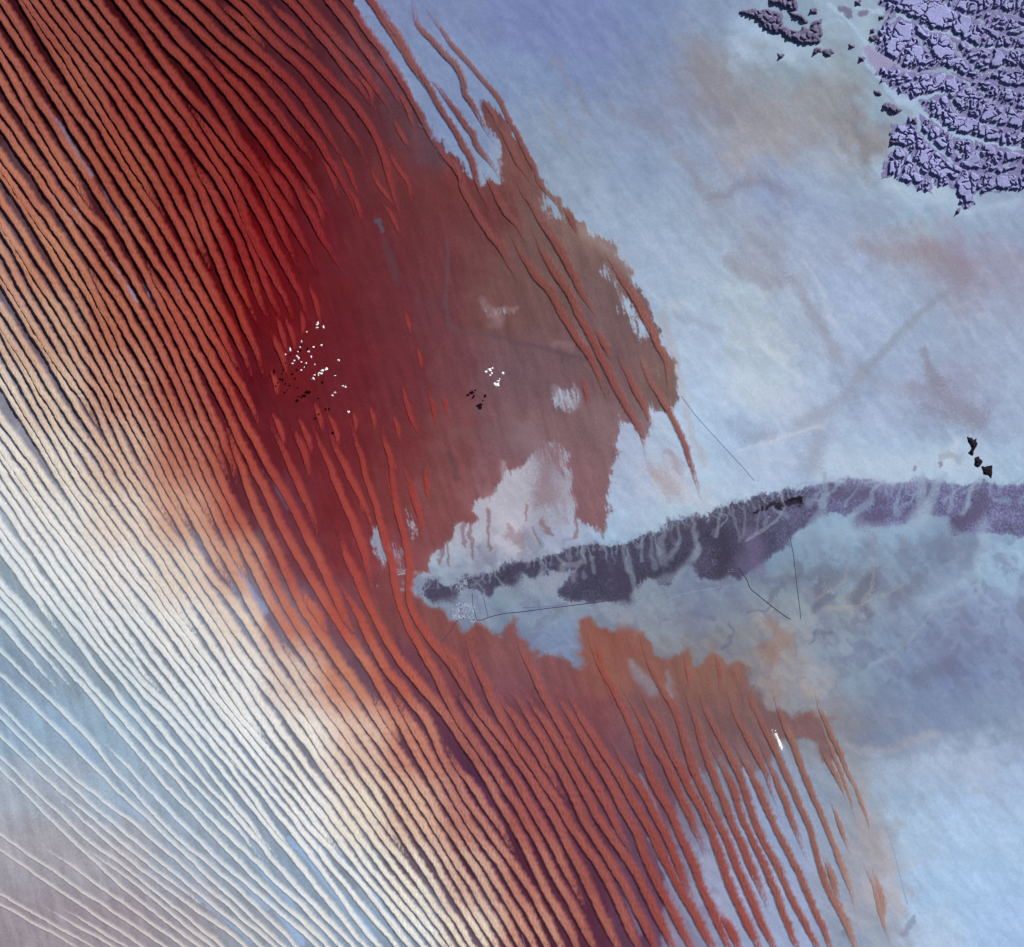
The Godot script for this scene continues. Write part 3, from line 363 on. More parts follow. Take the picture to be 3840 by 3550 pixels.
	[0x9a7f88, 0.55, 40, 60, 1.2, 0.9, 1960, 1630, 2040, 1740, 2080, 1860], [0xb4b4c8, 0.6, 16, 26, 1.1, 1.0, 2085, 1470, 2120, 1500, 2150, 1520], [0xaab0c4, 0.5, 8, 12, 1.0, 1.0, 2150, 1440, 2165, 1480, 2160, 1530],
	# basalt: darkest parts and purple parts
	[1.0, 1.0, 1.2],   # saturation, strength and softness of what follows
	[0x4a4459, 0.8, 16, 40, 0.8, 0.8, 2140, 2110, 2220, 2130, 2320, 2140, 2340, 2220], [0x453f52, 0.8, 20, 30, 0.8, 0.8, 2700, 2000, 2720, 2080, 2700, 2140], [0x4f485f, 0.7, 16, 20, 0.8, 0.8, 2500, 2010, 2560, 2000, 2640, 1960], [0x2a2530, 0.85, 9, 16, 0.5, 1.0, 2830, 1905, 2880, 1890, 2930, 1885, 2990, 1880], [0x221e26, 0.9, 8, 12, 0.4, 1.0, 2960, 1868, 2995, 1870], [0x221e26, 0.85, 6, 10, 0.4, 1.0, 2900, 1900, 2920, 1908], [0x6f6788, 0.7, 20, 50, 0.8, 0.8, 2800, 1990, 2840, 2060, 2820, 2110], [0x5f5876, 0.7, 30, 24, 0.8, 0.8, 3120, 1840, 3220, 1850, 3300, 1870], [0x645c7c, 0.7, 24, 30, 0.8, 0.8, 3300, 1930, 3240, 1950], [0x5e5874, 0.75, 24, 30, 0.8, 0.8, 3580, 1970, 3660, 1920, 3690, 1880], [0x4c4660, 0.7, 20, 20, 0.8, 0.8, 1960, 2120, 1930, 2170], [0x514b60, 0.7, 20, 20, 0.8, 0.9, 1690, 2230, 1640, 2230],
	# pale channels and fans through the basalt
	[0.75, 0.62, 1.3],   # saturation, strength and softness of what follows
	[0x92a2b4, 0.8, 3, 12, 0.5, 0.5, 2590, 1935, 2603, 1960, 2600, 1985, 2608, 2010, 2618, 2050, 2600, 2090], [0x8a9cb0, 0.8, 14, 20, 0.6, 0.7, 2618, 2050, 2580, 2110, 2540, 2150, 2460, 2185, 2390, 2225], [0x8fa0b2, 0.75, 3, 20, 0.5, 0.6, 2485, 1970, 2485, 2000, 2480, 2030, 2490, 2100], [0x8898ae, 0.7, 3, 14, 0.5, 0.6, 2435, 2005, 2440, 2030, 2445, 2060, 2450, 2120], [0x8898ae, 0.7, 3, 8, 0.5, 0.6, 2400, 2015, 2400, 2050, 2405, 2100], [0x8fa0b2, 0.7, 3, 12, 0.5, 0.6, 2545, 1960, 2540, 2000, 2542, 2030, 2520, 2090], [0x8a9ab0, 0.8, 4, 12, 0.5, 0.6, 2335, 2030, 2340, 2070, 2350, 2110, 2385, 2210], [0x8a9ab0, 0.7, 4, 5, 0.5, 0.6, 2357, 2045, 2360, 2100, 2385, 2175],
	[0x93a2b4, 0.8, 4, 7, 0.5, 0.5, 2705, 1905, 2697, 1940, 2687, 2010], [0x8791aa, 0.7, 3, 5, 0.5, 0.5, 2750, 1900, 2755, 1960, 2772, 2020], [0x8791aa, 0.7, 3, 5, 0.5, 0.5, 2785, 1895, 2792, 1940, 2780, 2010], [0x8791aa, 0.7, 3, 6, 0.5, 0.5, 2845, 1880, 2850, 1915, 2845, 1975, 2830, 2000], [0x8791aa, 0.7, 3, 6, 0.5, 0.5, 2870, 1865, 2867, 1910, 2880, 1940, 2870, 1970], [0x9aa8c6, 0.75, 4, 5, 0.5, 0.5, 2930, 1845, 2935, 1880, 2945, 1900, 2935, 1920, 2880, 1975, 2800, 2022], [0x9aa0b0, 0.8, 5, 16, 0.6, 0.6, 2190, 2045, 2185, 2080, 2190, 2100, 2110, 2130, 2070, 2190, 2050, 2215], [0x93a0b4, 0.7, 3, 6, 0.5, 0.6, 2135, 2055, 2135, 2100], [0x93a0b4, 0.7, 3, 6, 0.5, 0.6, 2085, 2070, 2100, 2100, 2115, 2120], [0x93a0b4, 0.75, 5, 8, 0.5, 0.6, 2030, 2090, 2035, 2130, 2030, 2175], [0x93a0b4, 0.7, 5, 10, 0.6, 0.7, 2165, 2120, 2150, 2180], [0x93a0b4, 0.7, 5, 8, 0.6, 0.7, 2225, 2090, 2225, 2140], [0xa5775f, 0.5, 3, 4, 0.5, 0.9, 2215, 2060, 2270, 2055],
	[0x8fb2c8, 0.85, 7, 22, 0.5, 0.4, 3097, 1770, 3095, 1815, 3100, 1850, 3090, 1880, 3085, 1915, 3040, 1975, 3020, 2010], [0x8fb2c8, 0.75, 3, 5, 0.5, 0.4, 3140, 1805, 3125, 1835, 3105, 1855], [0x92b6cc, 0.85, 4, 14, 0.5, 0.4, 3320, 1795, 3285, 1820, 3272, 1845, 3275, 1875, 3235, 1900, 3200, 1935], [0x8fb2c8, 0.7, 3, 8, 0.5, 0.5, 3210, 1830, 3185, 1865, 3170, 1895], [0x92b6cc, 0.8, 3, 12, 0.5, 0.4, 3380, 1815, 3375, 1860, 3355, 1895, 3365, 1920], [0x9cc0d2, 0.85, 6, 40, 0.5, 0.4, 3465, 1780, 3460, 1840, 3455, 1865, 3470, 1895, 3450, 1935], [0x9cc0d2, 0.85, 7, 26, 0.5, 0.4, 3550, 1780, 3515, 1810, 3505, 1850, 3490, 1880, 3465, 1925], [0x8fb0c8, 0.8, 4, 10, 0.5, 0.5, 3600, 1820, 3575, 1845, 3570, 1895, 3560, 1910], [0x93b6cc, 0.8, 8, 9, 0.5, 0.4, 3660, 1815, 3635, 1850, 3625, 1890, 3610, 1925], [0x98c0d4, 0.7, 30, 30, 0.9, 0.4, 3100, 1990, 3250, 1990, 3400, 1985, 3480, 1950], [0x8fb0c6, 0.5, 30, 40, 1.0, 0.6, 3000, 2040, 3150, 2020], [0xa0c4da, 0.75, 20, 26, 0.9, 0.6, 3690, 1960, 3690, 2060, 3660, 2150, 3560, 2200, 3480, 2250],
	# dark gravel patches on the southern plain
	[0.6, 0.65, 1.3],   # saturation, strength and softness of what follows
	[0x5b5870, 0.75, 20, 34, 0.7, 0.9, 3270, 2170, 3240, 2210, 3220, 2250], [0x625f7c, 0.75, 22, 24, 0.6, 0.9, 3110, 2240, 3060, 2270], [0x646280, 0.7, 20, 26, 0.6, 0.9, 3085, 2190, 3070, 2220], [0x686884, 0.65, 28, 20, 0.7, 0.9, 3100, 2140, 3050, 2155], [0x6a6c86, 0.65, 24, 24, 0.7, 0.9, 3150, 2150, 3120, 2180], [0x646480, 0.7, 14, 18, 0.6, 0.9, 2935, 2180, 2905, 2215], [0x666682, 0.7, 10, 12, 0.6, 0.9, 2900, 2240, 2890, 2255], [0x6d7086, 0.65, 24, 30, 0.8, 0.9, 3440, 2160, 3420, 2210], [0x6e7490, 0.6, 16, 18, 0.8, 0.9, 3300, 2140, 3290, 2200], [0x626280, 0.7, 14, 18, 0.6, 0.9, 3250, 2285, 3255, 2310], [0x70728c, 0.6, 20, 16, 0.8, 0.9, 3370, 2210, 3360, 2260], [0x747a92, 0.6, 16, 30, 0.9, 0.9, 3380, 2020, 3400, 2060], [0x7a7e9c, 0.6, 24, 30, 0.9, 0.9, 3280, 2010, 3270, 2040], [0x7a7e9c, 0.5, 40, 40, 1.0, 0.9, 3560, 2040, 3620, 2080], [0x6a7088, 0.6, 10, 14, 0.7, 0.9, 2860, 2170, 2960, 2165, 3010, 2170], [0x656884, 0.65, 16, 14, 0.7, 0.9, 2995, 2120, 3000, 2150],
	[0x686c8c, 0.6, 26, 34, 0.9, 1.0, 3500, 2520, 3460, 2540, 3560, 2490], [0x7880a2, 0.5, 40, 50, 1.1, 1.0, 3560, 2400, 3600, 2350, 3500, 2440], [0x7079a0, 0.5, 30, 40, 1.1, 1.0, 3660, 2460, 3690, 2400], [0x5e6280, 0.7, 5, 7, 0.6, 1.0, 2730, 2340, 2755, 2360, 2740, 2390, 2715, 2420], [0x5e6280, 0.6, 4, 6, 0.6, 1.0, 2800, 2300, 2840, 2285, 2880, 2275], [0x70758c, 0.6, 10, 16, 0.8, 1.0, 2000, 2350, 2060, 2310, 2100, 2280], [0x6d7890, 0.5, 12, 14, 0.8, 1.0, 2290, 2340, 2320, 2350], [0x606480, 0.6, 6, 8, 0.6, 1.0, 3090, 2370, 3115, 2360], [0x606480, 0.6, 5, 6, 0.6, 1.0, 3040, 2420, 3075, 2370],
	[0xb0a090, 0.65, 4, 7, 0.6, 0.5, 3270, 2250, 3230, 2265, 3200, 2275, 3100, 2285], [0xa89a8e, 0.6, 5, 5, 0.6, 0.5, 3290, 2090, 3285, 2140, 3270, 2200, 3240, 2250], [0xa3968c, 0.6, 6, 5, 0.6, 0.5, 3380, 2190, 3340, 2215, 3280, 2235], [0xa89a90, 0.55, 5, 5, 0.6, 0.5, 3180, 2120, 3170, 2170, 3120, 2210, 3060, 2250], [0x93a6bc, 0.7, 5, 8, 0.7, 0.4, 3500, 2300, 3430, 2380, 3350, 2450, 3260, 2500], [0x9fb4c8, 0.5, 8, 10, 0.8, 0.5, 3690, 2210, 3600, 2260, 3500, 2280],
	[0xb8aab0, 0.6, 10, 18, 0.8, 0.5, 3170, 2790, 3230, 2815, 3280, 2825, 3360, 2800, 3420, 2770, 3520, 2755], [0xb6c8e0, 0.5, 60, 80, 1.2, 0.5, 3300, 2900, 3450, 2850, 3650, 2850], [0x70799a, 0.3, 50, 60, 1.0, 0.5, 3200, 2740, 3290, 2760, 3340, 2790], [0xc0b4b8, 0.55, 18, 10, 1.0, 0.5, 3310, 3140, 3340, 3240, 3360, 3330, 3370, 3420], [0xb09a92, 0.6, 24, 26, 1.1, 0.6, 3240, 3060, 3270, 3150, 3310, 3240], [0xb8a8a8, 0.5, 22, 22, 1.2, 0.5, 3230, 2950, 3260, 3050],
	[0x7f88b0, 0.85, 7, 11, 0.4, 0.5, 3432, 3440, 3415, 3470, 3385, 3500], [0x9aa4c0, 0.5, 30, 20, 1.1, 1.0, 3360, 3450, 3370, 3490], [0x6a7690, 0.8, 5, 9, 0.5, 0.7, 3158, 3490, 3162, 3506], [0x8aa4c8, 0.6, 20, 30, 1.0, 0.7, 3160, 3520, 3300, 3500],
	# orange sand drifts in the south
	[0.65, 0.8, 1.3],   # saturation, strength and softness of what follows
	[0xa8745a, 0.6, 10, 30, 0.9, 0.8, 2880, 2330, 2920, 2370, 2960, 2390, 2900, 2420], [0xa46c52, 0.55, 24, 30, 1.0, 0.8, 2860, 2430, 2900, 2470], [0xab8674, 0.5, 30, 36, 1.1, 0.7, 2880, 2520, 2900, 2600], [0xbca08e, 0.5, 20, 20, 1.0, 0.9, 3020, 2560, 3040, 2600], [0xa05c48, 0.5, 14, 26, 1.0, 0.7, 2420, 2440, 2440, 2540], [0x9a6450, 0.5, 20, 24, 1.0, 0.7, 2570, 2440, 2590, 2560], [0x98705e, 0.5, 16, 20, 1.0, 0.7, 2680, 2430, 2700, 2560], [0x9b5247, 0.5, 16, 14, 1.0, 0.6, 3050, 2680, 3120, 2690], [0xa4624a, 0.65, 30, 60, 1.0, 0.6, 2205, 2360, 2240, 2440, 2290, 2540], [0xa85a48, 0.5, 20, 20, 1.0, 0.6, 2330, 2350, 2390, 2390, 2420, 2460], [0x8a95aa, 0.75, 12, 26, 0.8, 0.5, 2370, 2480, 2400, 2530, 2450, 2580], [0x8d98ae, 0.6, 10, 14, 0.9, 0.6, 2500, 2520, 2520, 2600],
	# dark drifts and old tracks on the red sheet
	[1.0, 1.0, 1.0],   # saturation, strength and softness of what follows
	[0x5f434e, 0.55, 10, 14, 1.0, 0.3, 1440, 900, 1470, 980, 1490, 1060], [0x645058, 0.6, 6, 8, 0.9, 0.3, 1680, 900, 1680, 1000, 1668, 1130, 1680, 1210, 1710, 1240, 1800, 1255, 1900, 1275, 2010, 1300, 2200, 1350], [0xa0848c, 0.5, 16, 24, 1.0, 0.8, 1810, 1130, 1850, 1170, 1860, 1200], [0x9a8088, 0.5, 6, 10, 0.9, 0.8, 1850, 1160, 1930, 1155], [0x94767c, 0.5, 12, 16, 1.0, 0.8, 2080, 1290, 2140, 1300], [0x5b4450, 0.5, 9, 8, 0.9, 0.3, 1680, 1700, 1710, 1800], [0x7a5a5e, 0.5, 24, 24, 1.1, 0.9, 1720, 1620, 1750, 1620], [0x8c707a, 0.5, 30, 40, 1.1, 0.8, 1980, 1620, 2060, 1720, 2040, 1860],
	[0x566074, 0.7, 8, 10, 0.5, 1.0, 1424, 832, 1432, 858], [0x6e7f9c, 0.8, 4, 9, 0.6, 0.2, 148, 370, 190, 430, 225, 470, 260, 530, 300, 600, 340, 660], [0x7f9cc4, 0.9, 3, 6, 0.5, 0.2, 130, 670, 170, 710, 205, 755, 240, 810, 265, 840], [0x7f9cc4, 0.8, 3, 6, 0.5, 0.2, 275, 780, 310, 840, 350, 895, 395, 960, 440, 1020, 480, 1080, 510, 1130], [0x8ea4c4, 0.6, 4, 6, 0.6, 0.3, 540, 1070, 565, 1110, 590, 1150], [0x76728a, 0.6, 6, 9, 0.8, 0.3, 380, 700, 430, 780, 480, 850], [0x807a8c, 0.5, 6, 9, 0.8, 0.3, 640, 1020, 680, 1100],
	[0x93a2c8, 0.75, 8, 14, 0.6, 0.2, 835, 2060, 880, 2130, 940, 2210, 990, 2290], [0x95a4c8, 0.7, 6, 12, 0.6, 0.2, 880, 2160, 930, 2230], [0x8fa6cc, 0.6, 5, 9, 0.7, 0.2, 660, 2130, 710, 2220, 740, 2290], [0x9fb8dc, 0.7, 6, 10, 0.7, 0.2, 560, 2970, 660, 3070, 780, 3180, 900, 3300, 1000, 3400], [0xa0bce2, 0.75, 6, 12, 0.7, 0.2, 530, 2930, 600, 3000, 700, 3110], [0xa0bee6, 0.8, 8, 14, 0.7, 0.2, 1080, 3140, 1170, 3240, 1250, 3340, 1340, 3440, 1400, 3520], [0xa0bee6, 0.8, 6, 12, 0.7, 0.2, 1250, 3180, 1330, 3280, 1400, 3360, 1480, 3480], [0xa0bee6, 0.8, 8, 14, 0.7, 0.2, 1000, 3370, 1060, 3440, 1130, 3530], [0x9cb8de, 0.7, 5, 8, 0.7, 0.2, 920, 3200, 1000, 3290, 1100, 3400], [0x9cb8dc, 0.6, 5, 8, 0.7, 0.2, 740, 3360, 840, 3440, 940, 3530], [0x97b2d8, 0.6, 9, 12, 0.9, 0.3, 200, 2700, 300, 2790, 360, 2850], [0xa8c0de, 0.5, 8, 10, 0.9, 0.3, 440, 3000, 540, 3070], [0xb4cce8, 0.6, 4, 5, 0.6, 0.3, 325, 1700, 370, 1760],
	# pale corridors between the south-eastern dunes
	[1.0, 0.9, 1.2],   # saturation, strength and softness of what follows
	[0x9aa8c8, 0.85, 6, 18, 0.5, 0.2, 2790, 2880, 2830, 2990, 2880, 3090, 2930, 3190, 2990, 3280, 3040, 3390, 3080, 3480], [0x98a6c4, 0.85, 6, 16, 0.5, 0.2, 2890, 2930, 2930, 3040, 2970, 3150, 3010, 3260, 3040, 3330], [0x95a4bc, 0.85, 8, 22, 0.5, 0.2, 2935, 2800, 2970, 2880, 3030, 3010, 3080, 3120, 3130, 3240, 3160, 3360], [0x9ca6c4, 0.85, 6, 20, 0.5, 0.2, 2640, 3270, 2700, 3330, 2760, 3430, 2790, 3480], [0x9ca8c8, 0.85, 5, 16, 0.5, 0.2, 2740, 3140, 2780, 3230, 2830, 3340, 2900, 3440, 2960, 3540], [0x8f98b4, 0.7, 4, 14, 0.5, 0.2, 2430, 3140, 2500, 3280, 2560, 3390, 2640, 3530], [0x8a90aa, 0.65, 4, 8, 0.5, 0.2, 2400, 2900, 2450, 3000, 2490, 3100], [0x8a90aa, 0.65, 4, 8, 0.5, 0.2, 2560, 2980, 2600, 3080, 2650, 3180], [0x8a90aa, 0.6, 4, 7, 0.5, 0.2, 2620, 2880, 2660, 2960, 2690, 3050], [0x8a8ea8, 0.55, 4, 7, 0.6, 0.2, 2290, 3240, 2350, 3370, 2400, 3500], [0x8a93ac, 0.7, 5, 9, 0.5, 0.2, 2690, 2880, 2730, 2980, 2770, 3060],
	[0x6f6a86, 0.6, 5, 9, 0.7, 0.2, 1010, 1760, 1040, 1830, 1080, 1900], [0x857c94, 0.6, 5, 8, 0.7, 0.2, 1030, 2270, 1090, 2380, 1150, 2470], [0x7b7890, 0.55, 5, 8, 0.7, 0.2, 1110, 2250, 1170, 2360], [0x98a0ae, 0.5, 10, 14, 0.9, 0.6, 1290, 2560, 1320, 2600],
]

# wadis that cut the plateau: half width, u, v ...
const WADIS := [
	[6, 3205, 30, 3290, 40, 3365, 55, 3430, 75, 3475, 105, 3510, 120, 3565, 125, 3610, 150, 3650, 175, 3690, 178, 3960, 190], [9, 3340, 350, 3370, 380, 3430, 400, 3490, 440, 3520, 465, 3560, 490, 3590, 505, 3640, 515, 3700, 535, 3960, 580], [8, 3250, 172, 3300, 205, 3345, 225, 3385, 260, 3440, 270, 3520, 262, 3590, 268],
	[3, 3590, 268, 3650, 300, 3720, 300, 3800, 330, 3900, 350], [3, 3600, 430, 3650, 440, 3720, 470, 3800, 480, 3900, 520], [3, 3690, 600, 3750, 620, 3830, 610, 3920, 640], [3, 3575, 605, 3640, 640, 3720, 655, 3820, 650, 3920, 680], [3, 3570, 30, 3600, -40, 3650, -100, 3700, -160], [3, 3640, 60, 3720, 40, 3820, 60, 3920, 90], [3, 3690, 280, 3760, 250, 3850, 260, 3950, 250], [3, 3400, -20, 3440, -80, 3500, -120], [3, 3720, 380, 3800, 400, 3900, 430], [3, 3700, 90, 3780, 130, 3880, 130],
	[8, 3420, 385, 3450, 370, 3505, 355, 3550, 345], [9, 3430, 405, 3445, 450, 3450, 490, 3485, 530, 3530, 565, 3575, 605], [6, 3330, 545, 3390, 555, 3420, 590], [5, 3430, 95, 3435, 125, 3460, 165, 3500, 210], [5, 3550, 350, 3570, 385, 3600, 430], [5, 3575, 500, 3570, 540, 3600, 580], [5, 3400, 570, 3440, 620, 3460, 660], [5, 3560, 125, 3590, 190, 3640, 240, 3690, 280], [4, 3520, 262, 3600, 290, 3660, 330, 3720, 380], [4, 3530, 0, 3570, 30, 3640, 60, 3700, 90], [4, 3640, 515, 3660, 560, 3690, 600], [5, 3490, 660, 3500, 700, 3510, 740], [4, 3560, 660, 3590, 700, 3580, 740],
]
const PLATEAU := [3270, -500, 3300, -30, 3305, 12, 3320, 32, 3370, 45, 3360, 62, 3330, 80, 3295, 112, 3285, 145, 3290, 190, 3320, 212, 3385, 232, 3330, 252, 3300, 270, 3318, 300, 3350, 330, 3395, 352, 3430, 362, 3470, 400, 3462, 432, 3430, 440, 3390, 462, 3350, 474, 3342, 520, 3352, 560, 3330, 590, 3320, 632, 3310, 672, 3372, 662, 3412, 690, 3440, 702, 3492, 728, 3500, 700, 3560, 694, 3588, 716, 3602, 758, 3640, 782, 3660, 728, 3700, 716, 4100, 690, 4100, -500]
const MESAS := [
	[2790, 38, 2832, 35, 2860, 42, 2880, 38, 2905, 44, 2928, 52, 2938, 80, 2935, 100, 2968, 110, 2992, 118, 3015, 102, 3036, 112, 3052, 82, 3080, 76, 3082, 130, 3068, 164, 3040, 160, 3008, 165, 2984, 156, 2955, 146, 2930, 126, 2892, 118, 2868, 110, 2856, 82, 2832, 72, 2808, 60, 2775, 45],
	[2885, -40, 2985, -40, 2990, 34, 2974, 42, 2955, 32, 2930, 22, 2890, 8], [2958, 46, 2990, 50, 3024, 74, 3028, 88, 3000, 78, 2970, 60], [3040, 36, 3062, 32, 3060, 48, 3042, 48], [3052, 186, 3080, 180, 3078, 196, 3050, 200], [3082, 190, 3120, 186, 3127, 196, 3110, 213, 3086, 203],
	[2916, 206, 2942, 202, 2938, 213, 2920, 214], [3188, 170, 3202, 169, 3200, 178, 3190, 177], [3222, 216, 3242, 215, 3238, 231, 3226, 230], [3300, 58, 3314, 58, 3311, 68, 3302, 67], [3264, 112, 3280, 110, 3278, 126, 3266, 126], [3262, 140, 3290, 136, 3292, 150, 3270, 152], [3280, 344, 3302, 342, 3304, 354, 3284, 356], [3308, 398, 3340, 384, 3380, 412, 3364, 428, 3340, 420, 3318, 412], [3414, 446, 3434, 444, 3436, 466, 3420, 472], [3338, 532, 3356, 528, 3370, 516, 3372, 536, 3344, 545], [3584, 788, 3600, 780, 3598, 800, 3586, 804], [3210, 5, 3228, 6, 3226, 16, 3212, 14], [3334, 498, 3344, 498, 3342, 505, 3336, 505],
	[3630, 1640, 3650, 1652, 3662, 1650, 3668, 1665, 3654, 1690, 3650, 1712, 3638, 1700, 3642, 1680, 3634, 1660], [3656, 1722, 3672, 1718, 3684, 1736, 3668, 1756, 3656, 1746], [3686, 1752, 3720, 1745, 3720, 1790, 3692, 1775],
]

# roads and tracks: colour, half width in photo pixels, u, v ...
const ROADS := [
	["road", 0x4a4a62, 1.5, 1640, 2450, 1660, 2400, 1690, 2364, 1705, 2335, 1725, 2320, 1745, 2316, 1770, 2321, 1805, 2323, 1830, 2314, 1862, 2305, 1905, 2297, 1960, 2292, 2040, 2281, 2130, 2270, 2250, 2255, 2350, 2238],
	["road", 0x504c66, 1.3, 1640, 2450, 1625, 2510, 1610, 2560, 1590, 2610, 1570, 2640], ["road", 0x6a6486, 1.3, 1570, 2640, 1552, 2680, 1548, 2730, 1560, 2790, 1575, 2830], ["road", 0x74708e, 1.2, 1715, 3050, 1760, 3120, 1810, 3200, 1850, 3270, 1900, 3370, 1945, 3470, 1975, 3560],
	["road", 0x3f4362, 1.6, 2770, 2128, 2800, 2170, 2815, 2205, 2850, 2235, 2900, 2275, 2950, 2312, 2965, 2320], ["road", 0x4c4e6a, 1.3, 3003, 2318, 3000, 2280, 2990, 2200, 2982, 2130, 2975, 2070, 2960, 2000, 2955, 1960, 2935, 1935], ["road", 0x7f90ac, 1.5, 2555, 1485, 2610, 1560, 2700, 1660, 2760, 1725, 2830, 1800], ["road", 0xa9bccf, 1.2, 1480, 2180, 1490, 2155, 1520, 2148, 1560, 2143],
	["road", 0x93a2b8, 1.0, 2500, 2250, 2560, 2225, 2640, 2210, 2700, 2200], ["road", 0x8fa2c0, 1.1, 3315, 3090, 3345, 3160, 3370, 3260, 3395, 3360, 3405, 3390], ["road", 0x6f7592, 1.1, 1960, 2276, 2060, 2272, 2120, 2262],
	["road", 0x504c6a, 1.1, 1771, 2222, 1772, 2250, 1778, 2285, 1783, 2305, 1788, 2321], ["road", 0x585472, 1.0, 1812, 2235, 1822, 2275, 1830, 2314], ["road", 0x5c5a78, 0.9, 1726, 2262, 1727, 2300, 1729, 2318],
	["runway", 0x8a84b0, 1.8, 1787, 2228, 1793, 2256, 1800, 2285, 1806, 2302],
]
# buildings read as patches: u, v, half sizes, turn, how many, brightness
const TOWNS := [
	["town_buildings", 1742, 2290, 36, 30, -0.08, 420, 0.88], ["town_buildings", 1712, 2312, 16, 12, -0.1, 60, 0.8], ["town_buildings", 1746, 2182, 9, 7, -0.5, 40, 0.9], ["town_buildings", 1740, 2205, 22, 14, -0.3, 70, 0.75], ["town_buildings", 1704, 2282, 14, 9, 0.0, 30, 0.75], ["town_buildings", 1776, 2327, 14, 5, 0.2, 30, 0.85],
	["village_buildings", 2735, 2196, 26, 6, 0.1, 70, 0.85], ["village_buildings", 2678, 2108, 8, 12, 0.0, 30, 0.8], ["village_buildings", 2742, 2137, 12, 6, 0.0, 25, 0.8], ["village_buildings", 2885, 1935, 5, 5, 0.0, 16, 0.9], ["village_buildings", 2985, 2319, 16, 3, 0.0, 26, 0.85], ["village_buildings", 2113, 2280, 10, 4, 0.0, 20, 0.8], ["village_buildings", 1932, 2158, 6, 5, 0.0, 14, 0.8], ["village_buildings", 1416, 2194, 5, 4, 0.0, 12, 0.9], ["village_buildings", 2610, 2108, 8, 5, 0.0, 14, 0.75], ["village_buildings", 1738, 2378, 9, 10, 0.0, 18, 0.7], ["village_buildings", 2293, 2301, 3, 2, 0.0, 5, 0.95],
]
# clouds: u, v, half width, half height, of the puff as the photograph shows it
const CLOUDS := [
	[1208, 1392, 8, 6], [1202, 1401, 8, 5], [1222, 1386, 6, 6], [1173, 1422, 6, 6], [1193, 1405, 4, 6], [1179, 1407, 4, 3], [1129, 1389, 4, 4], [1285, 1449, 5, 5], [1295, 1452, 4, 5], [1189, 1230, 5, 4], [1211, 1227, 4, 6], [1192, 1212, 4, 5], [1188, 1219, 4, 4], [1087, 1312, 4, 8], [1113, 1337, 5, 4], [1119, 1344, 4, 5], [1102, 1353, 4, 4], [1096, 1364, 4, 3], [1166, 1340, 4, 6], [1175, 1302, 4, 4], [1205, 1295, 4, 4], [1157, 1319, 5, 4], [1125, 1303, 4, 3], [1130, 1282, 3, 5], [1150, 1245, 3, 3], [1129, 1358, 3, 3], [1147, 1363, 4, 4], [1180, 1368, 3, 4], [1269, 1352, 5, 4], [1256, 1410, 4, 3], [1306, 1546, 5, 5], [1256, 1473, 5, 4], [1246, 1484, 4, 3], [1116, 1320, 3, 3], [1140, 1378, 3, 3], [1070, 1330, 3, 3],
	[1834, 1389, 10, 7], [1822, 1395, 5, 5], [1838, 1408, 6, 5], [1844, 1400, 5, 4], [1860, 1440, 10, 8], [1866, 1447, 8, 6], [1868, 1430, 5, 4], [1846, 1382, 4, 3], [1886, 1401, 6, 5], [1873, 1422, 3, 3],
]

# ---------------------------------------------------------------- helpers

func place(u: float, v: float, y: float = 0.0) -> Vector3:
	return Vector3((u - CU) * M, y, (v - CV) * M)

func numbered(called: String) -> String:
	var n: int = named.get(called, 0)
	named[called] = n + 1
	return called if n == 0 else "%s_%03d" % [called, n]

func obj(called: String, mesh: Mesh, material: Material, kind: String) -> MeshInstance3D:
	var o := MeshInstance3D.new()
	o.name = numbered(called)
	o.mesh = mesh
	o.material_override = material
	o.set_meta("kind", kind)
	add_child(o, true)
	return o

func fast_noise(seed_: int, freq: float, octaves: int, type: int = FastNoiseLite.TYPE_SIMPLEX_SMOOTH) -> FastNoiseLite:
	var n := FastNoiseLite.new()
	n.noise_type = type
	n.seed = seed_
	n.frequency = freq
	n.fractal_type = FastNoiseLite.FRACTAL_FBM if octaves > 1 else FastNoiseLite.FRACTAL_NONE
	n.fractal_octaves = octaves
	return n

func hex_color(h: int) -> Vector3:
	return Vector3(((h >> 16) & 255) / 255.0, ((h >> 8) & 255) / 255.0, (h & 255) / 255.0)

func lin(x: float) -> float:
	return x / 12.92 if x <= 0.04045 else pow((x + 0.055) / 1.055, 2.4)

func srgb(x: float) -> float:
	return 12.92 * x if x <= 0.0031308 else 1.055 * pow(x, 1.0 / 2.4) - 0.055

# the base colour (linear) of a surface that shows as c when lit `lit` times as much as flat ground
func base_color(c: Vector3, lit: float = 1.0) -> Color:
	var k := GAIN * lit
	return Color(minf(lin(c.x) / k, 0.9), minf(lin(c.y) / k, 0.9), minf(lin(c.z) / k, 0.9))

func in_parallel(work: Callable, n: int) -> void:
	var id := WorkerThreadPool.add_group_task(work, n, -1, true)
	WorkerThreadPool.wait_for_group_task_completion(id)

